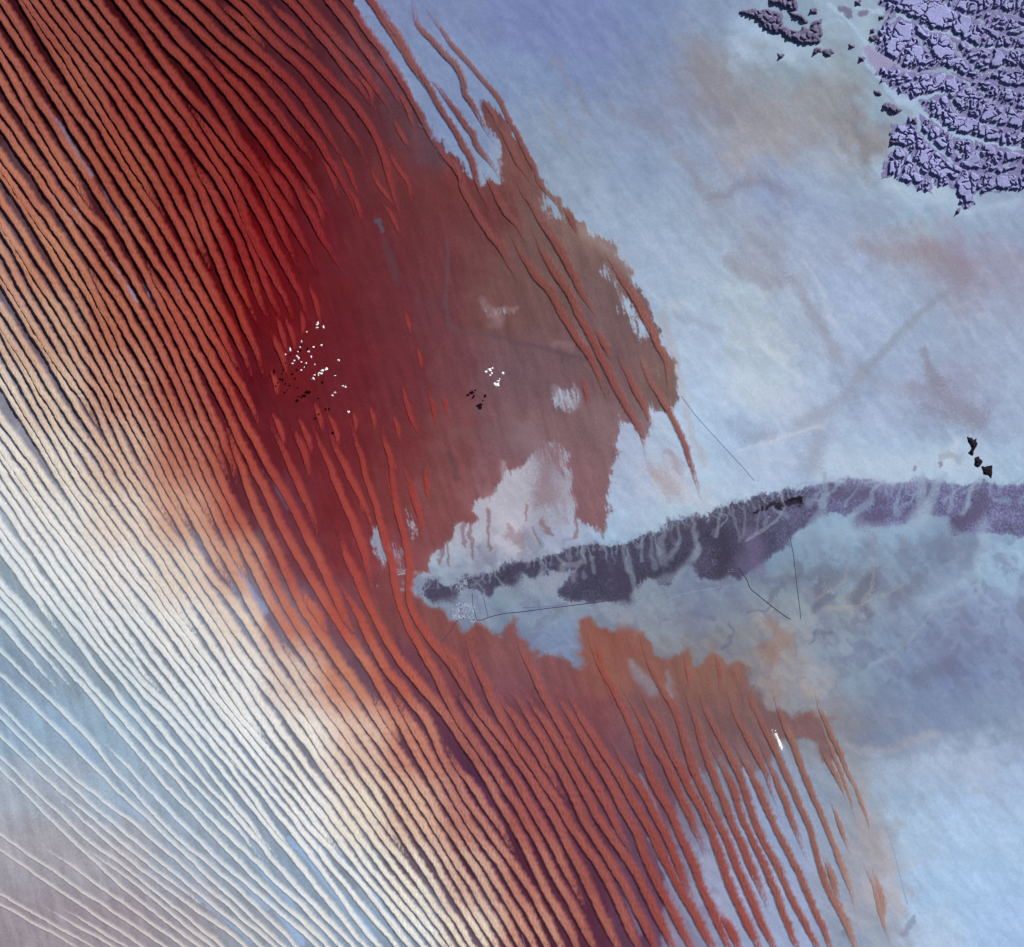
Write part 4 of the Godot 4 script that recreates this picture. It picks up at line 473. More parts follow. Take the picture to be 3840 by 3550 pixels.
# a smooth field through scattered readings, on a grid of 56 px
const FSTEP := 56.0
func scattered(list: Array, width: int, cool: bool = false) -> Array:
	var gw := int(UW / FSTEP) + 2
	var gh := int(VH / FSTEP) + 2
	var n := list.size()
	var us := PackedFloat32Array(); var vs := PackedFloat32Array(); var vals := PackedFloat32Array()
	for e in list:
		us.append(e[0]); vs.append(e[1])
		if width == 3 and e.size() == 3:
			var c := hex_color(e[2])
			if e[0] > 900 and list == SANDS and c.x - c.z > 0.15:
				c = Vector3(c.x * 0.96, c.y * 0.97, c.z + 0.02)
			if e[0] > 1550 and list == SANDS and c.x - c.z > 0.2:
				var gs := c.dot(Vector3(0.3, 0.59, 0.11))
				c = c.lerp(Vector3(gs, gs, gs + 0.04), 0.2) * 0.98
			if cool and c.x > c.z - 0.06:      # the warm patches read greyer on the ground than they look from afar
				var g := c.dot(Vector3(0.3, 0.59, 0.11))
				c = c.lerp(Vector3(g, g + 0.01, g + 0.055), 0.6)
			if cool:
				c.y = minf(c.y, (c.x + c.z) * 0.5 + 0.002)
			vals.append(c.x); vals.append(c.y); vals.append(c.z)
		else:
			vals.append(e[2]); vals.append(e[3]); vals.append(e[4])
	var rows: Array = []
	rows.resize(gh)
	in_parallel(func(j: int):
		var out := PackedFloat32Array()
		out.resize(gw * 3)
		var v := V0 + j * FSTEP
		for i in gw:
			var u := U0 + i * FSTEP
			var sx := 0.0; var sy := 0.0; var sz := 0.0; var sw := 0.0
			for k in n:
				var du := us[k] - u
				var dv := vs[k] - v
				var d := du * du + dv * dv + 11000.0
				var w := 1.0 / (d * d * d)
				sx += w * vals[3 * k]; sy += w * vals[3 * k + 1]; sz += w * vals[3 * k + 2]; sw += w
			out[3 * i] = sx / sw; out[3 * i + 1] = sy / sw; out[3 * i + 2] = sz / sw
		rows[j] = out, gh)
	return rows

func field_at(rows: Array, u: float, v: float) -> Vector3:
	var x := clampf((u - U0) / FSTEP, 0.0, rows[0].size() / 3 - 1.001)
	var y := clampf((v - V0) / FSTEP, 0.0, rows.size() - 1.001)
	var i := int(x) * 3
	var j := int(y)
	var fx := x - floorf(x)
	var fy := y - floorf(y)
	var a: PackedFloat32Array = rows[j]
	var b: PackedFloat32Array = rows[j + 1]
	var w00 := (1.0 - fx) * (1.0 - fy); var w10 := fx * (1.0 - fy); var w01 := (1.0 - fx) * fy; var w11 := fx * fy
	return Vector3(a[i] * w00 + a[i + 3] * w10 + b[i] * w01 + b[i + 3] * w11, a[i + 1] * w00 + a[i + 4] * w10 + b[i + 1] * w01 + b[i + 4] * w11, a[i + 2] * w00 + a[i + 5] * w10 + b[i + 2] * w01 + b[i + 5] * w11)

func fill_polygon(into: PackedFloat32Array, pts: Array, value: float) -> PackedFloat32Array:
	var n := pts.size() / 2
	for j in mask_h:
		var v := V0 + (j + 0.5) * CELL
		var xs: Array = []
		for k in n:
			var k2 := (k + 1) % n
			var v1: float = pts[2 * k + 1]
			var v2: float = pts[2 * k2 + 1]
			if (v1 <= v) != (v2 <= v):
				xs.append(pts[2 * k] + (v - v1) / (v2 - v1) * (pts[2 * k2] - pts[2 * k]))
		xs.sort()
		for s in range(0, xs.size() - 1, 2):
			for i in range(maxi(0, int(ceil((xs[s] - U0) / CELL - 0.5))), mini(mask_w, int(floor((xs[s + 1] - U0) / CELL - 0.5)) + 1)):
				into[j * mask_w + i] = value
	return into

func blur(a: PackedFloat32Array, passes: int) -> PackedFloat32Array:
	for p in passes:
		var b := a.duplicate()
		for j in range(1, mask_h - 1):
			for i in range(1, mask_w - 1):
				var k := j * mask_w + i
				b[k] = (a[k] * 2.0 + a[k - 1] + a[k + 1] + a[k - mask_w] + a[k + mask_w]) / 6.0
		a = b
	return a

func mask_at(a: PackedFloat32Array, u: float, v: float) -> float:
	var x := clampf((u - U0) / CELL - 0.5, 0.0, mask_w - 1.001)
	var y := clampf((v - V0) / CELL - 0.5, 0.0, mask_h - 1.001)
	var i := int(x)
	var j := int(y)
	var fx := x - i
	var fy := y - j
	var k := j * mask_w + i
	return (a[k] * (1.0 - fx) + a[k + 1] * fx) * (1.0 - fy) + (a[k + mask_w] * (1.0 - fx) + a[k + mask_w + 1] * fx) * fy

# ---------------------------------------------------------------- the ground's colour

# pale sediment that short streams have washed through the basalt belt, on a raster of 2.5 px
const WR := 2.5
const WR_U := 1500.0
const WR_V := 1720.0
const WR_W := 984
const WR_H := 260
var wash: PackedFloat32Array
func wash_at(u: float, v: float) -> float:
	var x := (u - WR_U) / WR
	var y := (v - WR_V) / WR
	if x < 0.0 or y < 0.0 or x > WR_W - 2.0 or y > WR_H - 2.0:
		return 0.0
	var i := int(x)
	var j := int(y)
	var fx := x - i
	var fy := y - j
	var k := j * WR_W + i
	return (wash[k] * (1.0 - fx) + wash[k + 1] * fx) * (1.0 - fy) + (wash[k + WR_W] * (1.0 - fx) + wash[k + WR_W + 1] * fx) * fy

func wet(u: float, v: float, r: float, a0: float) -> void:
	var n := int(r * 1.5 / WR) + 1
	var ci := int((u - WR_U) / WR)
	var cj := int((v - WR_V) / WR)
	for j in range(maxi(0, cj - n), mini(WR_H, cj + n + 1)):
		for i in range(maxi(0, ci - n), mini(WR_W, ci + n + 1)):
			var dx := WR_U + i * WR - u
			var dy := WR_V + j * WR - v
			var a := a0 * (1.0 - smoothstep(r * 0.4, r * 1.4 + 1.0, sqrt(dx * dx + dy * dy)))
			if a > wash[j * WR_W + i]:
				wash[j * WR_W + i] = a

func grow_wash() -> void:
	wash.resize(WR_W * WR_H)
	for k in 44:
		var a := Vector2(LAVA[2 * k], LAVA[2 * k + 1])
		var b := Vector2(LAVA[2 * k + 2], LAVA[2 * k + 3])
		if b.x < a.x:
			break
		var n := maxi(1, int(a.distance_to(b) / 17.0))
		for s in n:
			var p := a.lerp(b, (s + rng.randf()) / n) + Vector2(rng.randf_range(-4, 4), -rng.randf_range(2, 24))
			var east := smoothstep(2750.0, 3050.0, p.x)
			var d := Vector2(lerpf(0.02, -0.4, east) + rng.randf_range(-0.15, 0.15), 1.0).normalized()
			var length := rng.randf_range(25.0, 150.0) * (1.0 if rng.randf() < 0.45 else 0.5)
			var w := rng.randf_range(0.9, 1.8) + length * 0.009
			var turn := 0.0
			var steps := int(length / 3.0)
			for t in steps:
				var f := float(t) / steps
				turn = turn * 0.75 + rng.randf_range(-0.16, 0.16)
				d = (d.rotated(turn) + Vector2(lerpf(0.0, -0.03, east), 0.06)).normalized()
				p += d * 3.0
				var fan := smoothstep(0.55, 1.0, f)
				wet(p.x + rng.randf_range(-1, 1) * fan * 6.0, p.y, w * (1.0 + 2.2 * fan * length / 90.0), (0.85 - 0.35 * fan) * (0.6 + 0.4 * smoothstep(0.0, 0.2, f)))
				if f < 0.5 and rng.randf() < 0.12:
					var q := p
					var e := (-d).rotated(rng.randf_range(0.35, 0.9) * (1.0 if rng.randf() < 0.5 else -1.0))
					for m in rng.randi_range(4, 12):
						e = e.rotated(rng.randf_range(-0.25, 0.25))
						q += e * 2.5
						wet(q.x, q.y, 0.9, 0.6)

const CHUNK := 28
func paint_rows(c: int) -> void:
	var r0 := c * CHUNK
	var rn := mini(CHUNK, tex_h - r0)
	var n := rn * tex_w
	var px := PackedFloat32Array(); px.resize(n * 3)
	var wu := PackedFloat32Array(); wu.resize(n)
	var wv := PackedFloat32Array(); wv.resize(n)
	var fine := PackedFloat32Array(); fine.resize(n)
	var n_warp: FastNoiseLite = noise.warp
	var n_fine: FastNoiseLite = noise.fine
	var n_streak: FastNoiseLite = noise.streak
	var n_mottle: FastNoiseLite = noise.mottle
	var n_vein: FastNoiseLite = noise.vein
	var k := 0
	for j in rn:
		var v := V0 + (r0 + j + 0.5) * TEX
		for i in tex_w:
			var u := U0 + (i + 0.5) * TEX
			var w1 := n_warp.get_noise_2d(u, v)
			var w2 := n_warp.get_noise_2d(u + 7000.0, v)
			var f := n_fine.get_noise_2d(u, v)
			wu[k] = w1; wv[k] = w2; fine[k] = f
			var along := u * 0.62 + v * 0.78
			var across := u * 0.78 - v * 0.62
			var st := n_streak.get_noise_2d(along * 0.16 + w1 * 6.0, across + w2 * 14.0)
			var mo := n_mottle.get_noise_2d(u + w1 * 20.0, v + w2 * 20.0)
			var rs := n_streak.get_noise_2d((u * 0.3 + v * 0.95) * 0.13, (u * 0.95 - v * 0.3) * 1.0 + w1 * 10.0)
			var comb := n_streak.get_noise_2d((u * 0.22 + v * 0.97) * 0.4, (u * 0.97 - v * 0.22) * 3.6 + w1 * 12.0)
			var hazy := smoothstep(2180.0, 2260.0, v)
			var red := smoothstep(0.3 - 0.2 * hazy, 0.7 + 0.22 * hazy, mask_at(red_mask, u + w1 * 26.0, v + w2 * 30.0) + (0.34 - 0.2 * hazy) * comb + 0.16 * rs + 0.2 * f + 0.2 * mo)
			var col: Vector3
			if red < 1.0:
				col = field_at(plain_field, u + w1 * 70.0, v + w2 * 70.0)
				var vein := 1.0 - absf(n_vein.get_noise_2d(u * 0.8 + w1 * 60.0, v * 1.5 + w2 * 60.0)) * 5.0
				var tan_ := maxf(0.0, st) * 0.16
				col = col * (1.0 + 0.05 * st + 0.035 * mo + 0.035 * f + 0.03 * maxf(vein, 0.0))
				col = col + Vector3(0.10, 0.02, -0.08) * tan_
				var lava := mask_at(lava_mask, u + w1 * 22.0, v + w2 * 22.0)
				if v > 1700.0 and u > 1450.0:
					var pn := n_vein.get_noise_2d((u * 0.8 - v * 0.6) * 0.8 + 900.0, (u * 0.6 + v * 0.8) * 0.7 + w1 * 60.0)
					var south := smoothstep(1900.0, 2080.0, v) * (1.0 - smoothstep(2500.0, 2700.0, v))
					var dim := south * smoothstep(-0.1, 0.5, pn + 0.35 * f)
					col = col.lerp(Vector3(0.41, 0.42, 0.53), 0.34 * dim)
				if lava > 0.05:
					var lm := smoothstep(0.26, 0.78, lava + 0.34 * f + 0.2 * mo + 0.2 * w2 + 0.16 * comb) * 0.94
					var east := smoothstep(2700.0, 3300.0, u)
					var lc := Vector3(0.285, 0.272, 0.355).lerp(Vector3(0.41, 0.405, 0.55), east)
					var vein2 := maxf(0.0, 1.0 - absf(n_vein.get_noise_2d(u * 5.0 + w1 * 40.0, v * 4.0 + w2 * 40.0)) * 7.0)
					col = col.lerp(lc * (1.0 + 0.28 * f + 0.2 * mo + 0.22 * vein2 * (0.4 + east)), lm)
					var wa := wash_at(u + w1 * 4.0, v + w2 * 4.0)
					if wa > 0.01:
						col = col.lerp(Vector3(0.56, 0.61, 0.69).lerp(Vector3(0.57, 0.67, 0.77), east), wa * 0.78)
			if red > 0.0:
				var rc := field_at(red_field, u + w1 * 40.0, v + w2 * 40.0) * (1.0 + 0.09 * rs + 0.05 * mo + 0.07 * f)
				col = rc if red >= 1.0 else col.lerp(rc, red)
			px[3 * k] = col.x; px[3 * k + 1] = col.y; px[3 * k + 2] = col.z
			k += 1
	var va := V0 + r0 * TEX
	var vb := va + rn * TEX
	for s in strokes:
		var pts: PackedFloat32Array = s.pts
		var reach: float = s.reach
		if s.v0 > vb or s.v1 < va:
			continue
		var i0 := maxi(0, int((s.u0 - U0) / TEX))
		var i1 := mini(tex_w - 1, int((s.u1 - U0) / TEX))
		var bw := i1 - i0 + 1
		if bw <= 0:
			continue
		var al := PackedFloat32Array(); al.resize(bw * rn)
		var segs := pts.size() / 3 - 1
		var rag: float = s.rag
		var soft: float = s.soft
		for g in segs:
			var ax := pts[3 * g]; var ay := pts[3 * g + 1]; var ah := pts[3 * g + 2]
			var bx := pts[3 * g + 3]; var by := pts[3 * g + 4]; var bh := pts[3 * g + 5]
			var ja := maxi(0, int((minf(ay, by) - reach - va) / TEX))
			var jb := mini(rn - 1, int((maxf(ay, by) + reach - va) / TEX))
			if jb < ja:
				continue
			var ia := maxi(i0, int((minf(ax, bx) - reach - U0) / TEX))
			var ib := mini(i1, int((maxf(ax, bx) + reach - U0) / TEX))
			var dx := bx - ax; var dy := by - ay
			var l2 := dx * dx + dy * dy + 0.001
			for j in range(ja, jb + 1):
				var v := va + (j + 0.5) * TEX
				for i in range(ia, ib + 1):
					var q := j * tex_w + i
					var u := U0 + (i + 0.5) * TEX
					var uu := u + wu[q] * 26.0 * rag
					var vv := v + wv[q] * 26.0 * rag
					var t := clampf(((uu - ax) * dx + (vv - ay) * dy) / l2, 0.0, 1.0)
					var ex := uu - ax - t * dx
					var ey := vv - ay - t * dy
					var h := ah + (bh - ah) * t
					var d := sqrt(ex * ex + ey * ey) + fine[q] * rag * h * 0.7
					var a := 1.0 - smoothstep(h * (1.0 - 0.75 * soft), h * (1.0 + 0.75 * soft) + 1.0, d)
					var z := j * bw + i - i0
					if a > al[z]:
						al[z] = a
		var sc: Vector3 = s.col
		var str_: float = s.strength
		for j in rn:
			for i in bw:
				var a := al[j * bw + i]
				if a > 0.0:
					var q := j * tex_w + i + i0
					a *= str_ * (1.0 + 0.25 * rag * fine[q])
					var g2 := 1.0 + 0.06 * fine[q]
					px[3 * q] += (sc.x * g2 - px[3 * q]) * a
					px[3 * q + 1] += (sc.y * g2 - px[3 * q + 1]) * a
					px[3 * q + 2] += (sc.z * g2 - px[3 * q + 2]) * a
	var bytes := PackedByteArray(); bytes.resize(n * 3)
	for q in n * 3:
		bytes[q] = to_base[clampi(int(px[q] * 1023.0), 0, 1023)]
	tex_rows[c] = bytes

var to_base: PackedByteArray

func ground_color(u: float, v: float) -> Color:
	var i := clampi(int((u - U0) / TEX), 0, tex_w - 1)
	var j := clampi(int((v - V0) / TEX), 0, tex_h - 1)
	var q := (j * tex_w + i) * 3
	return Color(to_linear[tex_bytes[q]], to_linear[tex_bytes[q + 1]], to_linear[tex_bytes[q + 2]])

func ground_height(u: float, v: float) -> float:
	return noise.relief.get_noise_2d(u, v) * 34.0

# ---------------------------------------------------------------- grids to meshes

func grid_mesh(pos: PackedVector3Array, cols: PackedColorArray, w: int, h: int, uv: PackedVector2Array = PackedVector2Array()) -> Array:
	var nor := PackedVector3Array(); nor.resize(w * h)
	for j in h:
		for i in w:
			var k := j * w + i
			var a := pos[k + 1 if i < w - 1 else k] - pos[k - 1 if i > 0 else k]
			var b := pos[k + w if j < h - 1 else k] - pos[k - w if j > 0 else k]
			nor[k] = b.cross(a).normalized()
	var idx := PackedInt32Array(); idx.resize((w - 1) * (h - 1) * 6)
	var q := 0
	for j in h - 1:
		for i in w - 1:
			var k := j * w + i
			idx[q] = k; idx[q + 1] = k + 1; idx[q + 2] = k + w
			idx[q + 3] = k + 1; idx[q + 4] = k + w + 1; idx[q + 5] = k + w
			q += 6
	var arrays := []
	arrays.resize(Mesh.ARRAY_MAX)
	arrays[Mesh.ARRAY_VERTEX] = pos
	arrays[Mesh.ARRAY_NORMAL] = nor
	if cols.size():
		arrays[Mesh.ARRAY_COLOR] = cols
	if uv.size():
		arrays[Mesh.ARRAY_TEX_UV] = uv
	arrays[Mesh.ARRAY_INDEX] = idx
	return arrays

func to_mesh(arrays: Array) -> ArrayMesh:
	var m := ArrayMesh.new()
	m.add_surface_from_arrays(Mesh.PRIMITIVE_TRIANGLES, arrays)
	return m

# ---------------------------------------------------------------- dunes

func thin0(c: Vector2) -> float:
	return smoothstep(-250.0, 300.0, c.y - 2250.0 - 0.95 * c.x)

const ACROSS := [-1.3, -1.0, -0.5, -0.12, 0.0, 0.07, 0.15, 0.24, 0.33, 0.42, 0.51, 0.6, 0.69, 0.78, 0.88, 0.98, 1.08, 1.2]
func build_dune(n: int) -> void:
	var d: Array = CRESTS[n]
	var strength: float = d[0]
	var curve := Curve2D.new()
	var cnt := (d.size() - 1) / 2
	var p: Array = []
	for k in cnt:
		p.append(Vector2(d[1 + 2 * k], d[2 + 2 * k]))
	for k in cnt:
		var tan2: Vector2 = (p[mini(k + 1, cnt - 1)] - p[maxi(k - 1, 0)]) / 6.0
		curve.add_point(p[k], -tan2, tan2)
	var length := curve.get_baked_length()
	var step := 5.0
	var st := maxi(6, int(length / step))
	var w := ACROSS.size()
	var pos := PackedVector3Array(); pos.resize(w * (st + 1))
	var cols := PackedColorArray(); cols.resize(w * (st + 1))
	var n_wob: FastNoiseLite = noise.wobble
	var n_rib: FastNoiseLite = noise.rib
	var n_fine: FastNoiseLite = noise.fine
	var seed_ := n * 977.0
	var taper := minf(210.0, length * 0.42)
	for s in st + 1:
		var at := length * s / st
		var c := curve.sample_baked(at, true)
		var t := (curve.sample_baked(minf(at + 4.0, length), true) - curve.sample_baked(maxf(at - 4.0, 0.0), true)).normalized()
		var side := Vector2(-t.y, t.x) * -1.0      # towards the sun
		if side.x < 0.0:
			side = -side
		var b := field_at(shape_field, c.x, c.y)
		var end := minf(1.0, at / taper) * minf(1.0, (length - at) / taper)
		var vary := 1.0 + 0.24 * n_wob.get_noise_2d(at * 1.3, seed_) + 0.16 * n_wob.get_noise_2d(at * 4.0, seed_ + 300.0)
		var white := smoothstep(1450.0, 2000.0, c.y) * (1.0 - smoothstep(1250.0, 1650.0, c.x))
		var boost := lerpf(lerpf(2.0, 1.4, smoothstep(1300.0, 1700.0, c.x)), 0.85, white)
		var hh := b.x * boost * strength * end * vary
		var wl := b.y * (0.45 + 0.55 * end) * (0.6 + 0.4 * strength)
		var wr := b.z * 1.4 * (0.3 + 0.7 * end) * (0.5 + 0.5 * strength) * (1.0 + 0.2 * white) * (1.0 + 0.35 * thin0(c)) * (1.0 + 0.15 * n_wob.get_noise_2d(at * 0.5, seed_ + 900.0) + 0.16 * n_wob.get_noise_2d(at * 3.4, seed_ + 940.0))
		c += side * (n_wob.get_noise_2d(at * 0.45, seed_ + 50.0) * 5.0 + n_wob.get_noise_2d(at * 2.6, seed_ + 120.0) * 1.5 + n_wob.get_noise_2d(at * 7.0, seed_ + 170.0) * 1.1)
		var thin := smoothstep(-250.0, 300.0, c.y - 2250.0 - 0.95 * c.x)
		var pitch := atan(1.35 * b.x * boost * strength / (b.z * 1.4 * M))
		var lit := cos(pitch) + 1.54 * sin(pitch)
		for a in w:
			var x: float = ACROSS[a]
			var q: Vector2 = c + side * (x * (wl if x < 0.0 else wr))
			var r := absf(x)
			var y: float
			if x < 0.0:
				y = hh * (1.0 - r) if r < 1.0 else -14.0
			else:
				var round_ := (1.0 - 0.12 * r) * (1.0 - smoothstep(0.14, 1.06, r)) + 0.07 * (1.0 - smoothstep(0.0, 0.12, r))
				var sharp := pow(maxf(0.0, 1.0 - r / 1.08), 2.0)
				y = hh * lerpf(round_, sharp, thin)
				if r > 1.1:
					y = -14.0
			var rib := n_rib.get_noise_2d(q.x + q.y * 0.12, q.y * 0.3 - q.x * 0.05)
			if x > 0.02 and r < 1.1:
				y += rib * minf(0.36 * hh, 76.0) * smoothstep(1.1, 0.6, r) * (1.0 - 0.6 * white)
			var fine := n_fine.get_noise_2d(q.x, q.y)
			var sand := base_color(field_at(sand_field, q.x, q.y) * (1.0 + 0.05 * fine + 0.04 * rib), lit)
			var blend := 0.0
			if x > 0.0:
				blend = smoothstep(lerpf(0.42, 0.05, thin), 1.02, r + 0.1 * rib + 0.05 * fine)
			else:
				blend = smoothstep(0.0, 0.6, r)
			blend = maxf(blend, 1.0 - smoothstep(0.0, 0.8, end + 0.25 * fine + 0.3 * rib))
			var floor_ := ground_color(q.x, q.y)
			pos[s * w + a] = place(q.x, q.y, ground_height(q.x, q.y) + y + (-3.0 if r > 1.02 else 3.0))
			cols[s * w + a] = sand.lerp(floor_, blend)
	dune_parts[n] = grid_mesh(pos, cols, w, st + 1)

# ---------------------------------------------------------------- mountains

func outline_distance(pts: PackedFloat32Array, u: float, v: float) -> float:
	var n := pts.size() / 2
	var best := 1e12
	var inside := false
	var x1 := pts[2 * n - 2]
	var y1 := pts[2 * n - 1]
	for k in n:
		var x2 := pts[2 * k]
		var y2 := pts[2 * k + 1]
		var dx := x2 - x1
		var dy := y2 - y1
		var t := clampf(((u - x1) * dx + (v - y1) * dy) / (dx * dx + dy * dy + 0.001), 0.0, 1.0)
		var ex := u - x1 - t * dx
		var ey := v - y1 - t * dy
		best = minf(best, ex * ex + ey * ey)
		if (y1 <= v) != (y2 <= v) and u < x1 + (v - y1) / (y2 - y1) * dx:
			inside = not inside
		x1 = x2
		y1 = y2
	return sqrt(best) if inside else -sqrt(best)

var wadi_lines: Array = []
func wadi_distance(u: float, v: float) -> float:
	var best := 1e9
	for l in wadi_lines:
		var p: PackedFloat32Array = l
		for k in range(1, p.size() - 3, 2):
			var x1 := p[k]
			var y1 := p[k + 1]
			var dx := p[k + 2] - x1
			var dy := p[k + 3] - y1
			var t := clampf(((u - x1) * dx + (v - y1) * dy) / (dx * dx + dy * dy + 0.001), 0.0, 1.0)
			var ex := u - x1 - t * dx
			var ey := v - y1 - t * dy
			best = minf(best, sqrt(ex * ex + ey * ey) - p[0])
	return best

# channels that branch back from the wadis and from the scarp into the plateau, drawn on a raster of 2 px
const CH := 2.0
const CH_U := 3200.0
const CH_V := -300.0
const CH_W := 440
const CH_H := 580
var channels: PackedFloat32Array
func channel_at(u: float, v: float) -> float:
	var x := (u - CH_U) / CH
	var y := (v - CH_V) / CH
	if x < 1.0 or y < 1.0 or x > CH_W - 2.0 or y > CH_H - 2.0:
		return 0.0
	var i := int(x)
	var j := int(y)
	var fx := x - i
	var fy := y - j
	var k := j * CH_W + i
	return (channels[k] * (1.0 - fx) + channels[k + 1] * fx) * (1.0 - fy) + (channels[k + CH_W] * (1.0 - fx) + channels[k + CH_W + 1] * fx) * fy

func stamp(u: float, v: float, r: float, deep: float) -> void:
	var n := int(r * 1.6 / CH) + 1
	var ci := int((u - CH_U) / CH)
	var cj := int((v - CH_V) / CH)
	for j in range(maxi(0, cj - n), mini(CH_H, cj + n + 1)):
		for i in range(maxi(0, ci - n), mini(CH_W, ci + n + 1)):
			var dx := CH_U + i * CH - u
			var dy := CH_V + j * CH - v
			var a := deep * (1.0 - smoothstep(r * 0.35, r * 1.5, sqrt(dx * dx + dy * dy)))
			if a > channels[j * CH_W + i]:
				channels[j * CH_W + i] = a

func grow_channels() -> void:
	channels.resize(CH_W * CH_H)
	var outline := PackedFloat32Array(PLATEAU)
	var todo: Array = []     # [position, heading, length, half width, depth, generation]
	for l in WADIS:
		var side := 1.0
		for k in range(1, l.size() - 3, 2):
			var a := Vector2(l[k], l[k + 1])
			var b := Vector2(l[k + 2], l[k + 3])
			var n := maxi(1, int(a.distance_to(b) / 26.0))
			for s in n:
				side = -side
				var t := (b - a).normalized()
				todo.append([a.lerp(b, (s + rng.randf()) / n), t.rotated(side * rng.randf_range(0.6, 1.25)), rng.randf_range(60.0, 220.0), rng.randf_range(5.0, 7.5), 1.0, 0])
	var cnt := outline.size() / 2
	for k in cnt:
		var a := Vector2(outline[2 * k], outline[2 * k + 1])
		var b := Vector2(outline[2 * ((k + 1) % cnt)], outline[2 * ((k + 1) % cnt) + 1])
		if a.x > 3900.0 or b.x > 3900.0 or a.y < -280.0 or b.y < -280.0:
			continue
		var n := maxi(1, int(a.distance_to(b) / 24.0))
		for s in n:
			var nrm := (b - a).orthogonal().normalized()
			if outline_distance(outline, a.lerp(b, 0.5).x + nrm.x * 6.0, a.lerp(b, 0.5).y + nrm.y * 6.0) < 0.0:
				nrm = -nrm
			todo.append([a.lerp(b, (s + rng.randf()) / n), nrm.rotated(rng.randf_range(-0.6, 0.6)), rng.randf_range(40.0, 200.0), rng.randf_range(5.0, 7.5), 1.0, 0])
	for i in range(todo.size() - 1, 0, -1):
		var j := rng.randi_range(0, i)
		var swap = todo[i]
		todo[i] = todo[j]
		todo[j] = swap
	var at := 0
	while at < todo.size() and at < 14000:
		var c: Array = todo[at]
		at += 1
		var p: Vector2 = c[0]
		var d: Vector2 = c[1]
		var gen: int = c[5]
		var steps := int(c[2] / 3.0)
		var spawn := rng.randi_range(4, 7)
		var side := 1.0 if rng.randf() < 0.5 else -1.0
		var turn := 0.0
		for s in steps:
			turn = turn * 0.7 + rng.randf_range(-0.22, 0.22)
			d = d.rotated(turn)
			p += d * 3.0
			var far := 1.0 - float(s) / steps
			var w: float = c[3] * (0.45 + 0.55 * far)
			if s > 4 and (channel_at(p.x + d.x * 7.0, p.y + d.y * 7.0) > 0.25 or channel_at(p.x + d.x * 5.0 + d.y * 4.0, p.y + d.y * 5.0 - d.x * 4.0) > 0.3 or channel_at(p.x + d.x * 5.0 - d.y * 4.0, p.y + d.y * 5.0 + d.x * 4.0) > 0.3):
				break
			stamp(p.x, p.y, w, c[4] * (0.6 + 0.4 * far))
			spawn -= 1
			if spawn <= 0 and gen < 3:
				side = -side
				spawn = rng.randi_range(4, 7)
				todo.append([p, d.rotated(side * rng.randf_range(0.6, 1.15)), c[2] * rng.randf_range(0.25, 0.6), w * 0.75, c[4] * 0.9, gen + 1])

func rock_row(task: int) -> void:
	var r: Dictionary = rocks[rock_parts[task][0]]
	var j: int = rock_parts[task][1]
	var w: int = r.w
	var v: float = r.v0 + j * r.step
	var pos := PackedVector3Array(); pos.resize(w)
	var cols := PackedColorArray(); cols.resize(w)
	var n_warp: FastNoiseLite = noise.crag
	var n_cell: FastNoiseLite = noise.gully
	var n_cell2: FastNoiseLite = noise.rill
	var n_fine: FastNoiseLite = noise.fine
	var big: bool = r.big
	var top: float = r.top
	for i in w:
		var u: float = r.u0 + i * r.step
		var w1 := n_warp.get_noise_2d(u, v)
		var w2 := n_warp.get_noise_2d(u + 3000.0, v + 100.0)
		var f := n_fine.get_noise_2d(u * 1.3, v * 1.3)
		var gully := n_cell.get_noise_2d(u + w1 * 16.0, v + w2 * 16.0) + 1.0
		var rill := n_cell2.get_noise_2d(u + w1 * 8.0, v + w2 * 8.0) + 1.0
		var sd := outline_distance(r.pts, u + w1 * r.rough, v + w2 * r.rough)
		var y: float
		var col: Vector3
		if big:
			var wd := wadi_distance(u + w1 * 10.0, v + w2 * 10.0)
			var e := minf(sd, wd)
			var inland := smoothstep(25.0, 130.0, e) * 0.5 + smoothstep(3500.0, 3700.0, u) * 0.5
			var ch := channel_at(u + w1 * 3.0, v + w2 * 3.0)
			var bite := ch * lerpf(24.0, 0.0, smoothstep(14.0, 34.0, e))
			var edge := e - 3.0 + f * 3.0 - bite
			var cliff := smoothstep(0.0, 4.5, edge)
			var cut := 1.0 - smoothstep(0.3, 0.62, ch + 0.12 * f) * lerpf(0.97, 0.8, inland)
			y = top * (0.07 * smoothstep(-6.0, 6.0, e + 5.0 * w1) + 0.93 * cliff * cut) - 8.0 + f * 8.0 * cliff
			if sd < -9.0 or wd < -3.0:
				y = -40.0
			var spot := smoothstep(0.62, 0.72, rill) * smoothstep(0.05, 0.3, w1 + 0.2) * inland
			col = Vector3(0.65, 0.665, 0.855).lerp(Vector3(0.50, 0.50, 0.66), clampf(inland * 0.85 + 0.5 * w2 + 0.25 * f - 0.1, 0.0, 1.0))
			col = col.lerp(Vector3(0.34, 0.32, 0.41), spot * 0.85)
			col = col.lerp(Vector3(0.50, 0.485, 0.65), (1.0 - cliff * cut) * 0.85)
			col *= 1.0 + 0.14 * f
		else:
			var e := sd + f * 2.0
			var g := smoothstep(0.0, 0.5, rill)
			y = top * (0.25 * smoothstep(-3.0, 1.0, e) + 0.75 * smoothstep(0.0, 6.0, e) * (0.35 + 0.65 * g)) + f * 14.0
			if sd < -4.0:
				y = -40.0
			col = Vector3(r.col).lerp(Vector3(0.55, 0.52, 0.70), clampf(0.35 * smoothstep(7.0, 12.0, e) * r.pale + 0.5 * r.pale * (1.0 - smoothstep(-3.0, 3.0, e)), 0.0, 1.0)) * (1.0 + 0.3 * f)
		pos[i] = place(u, v, y)
		cols[i] = base_color(col)
	r.rows[j] = [pos, cols]

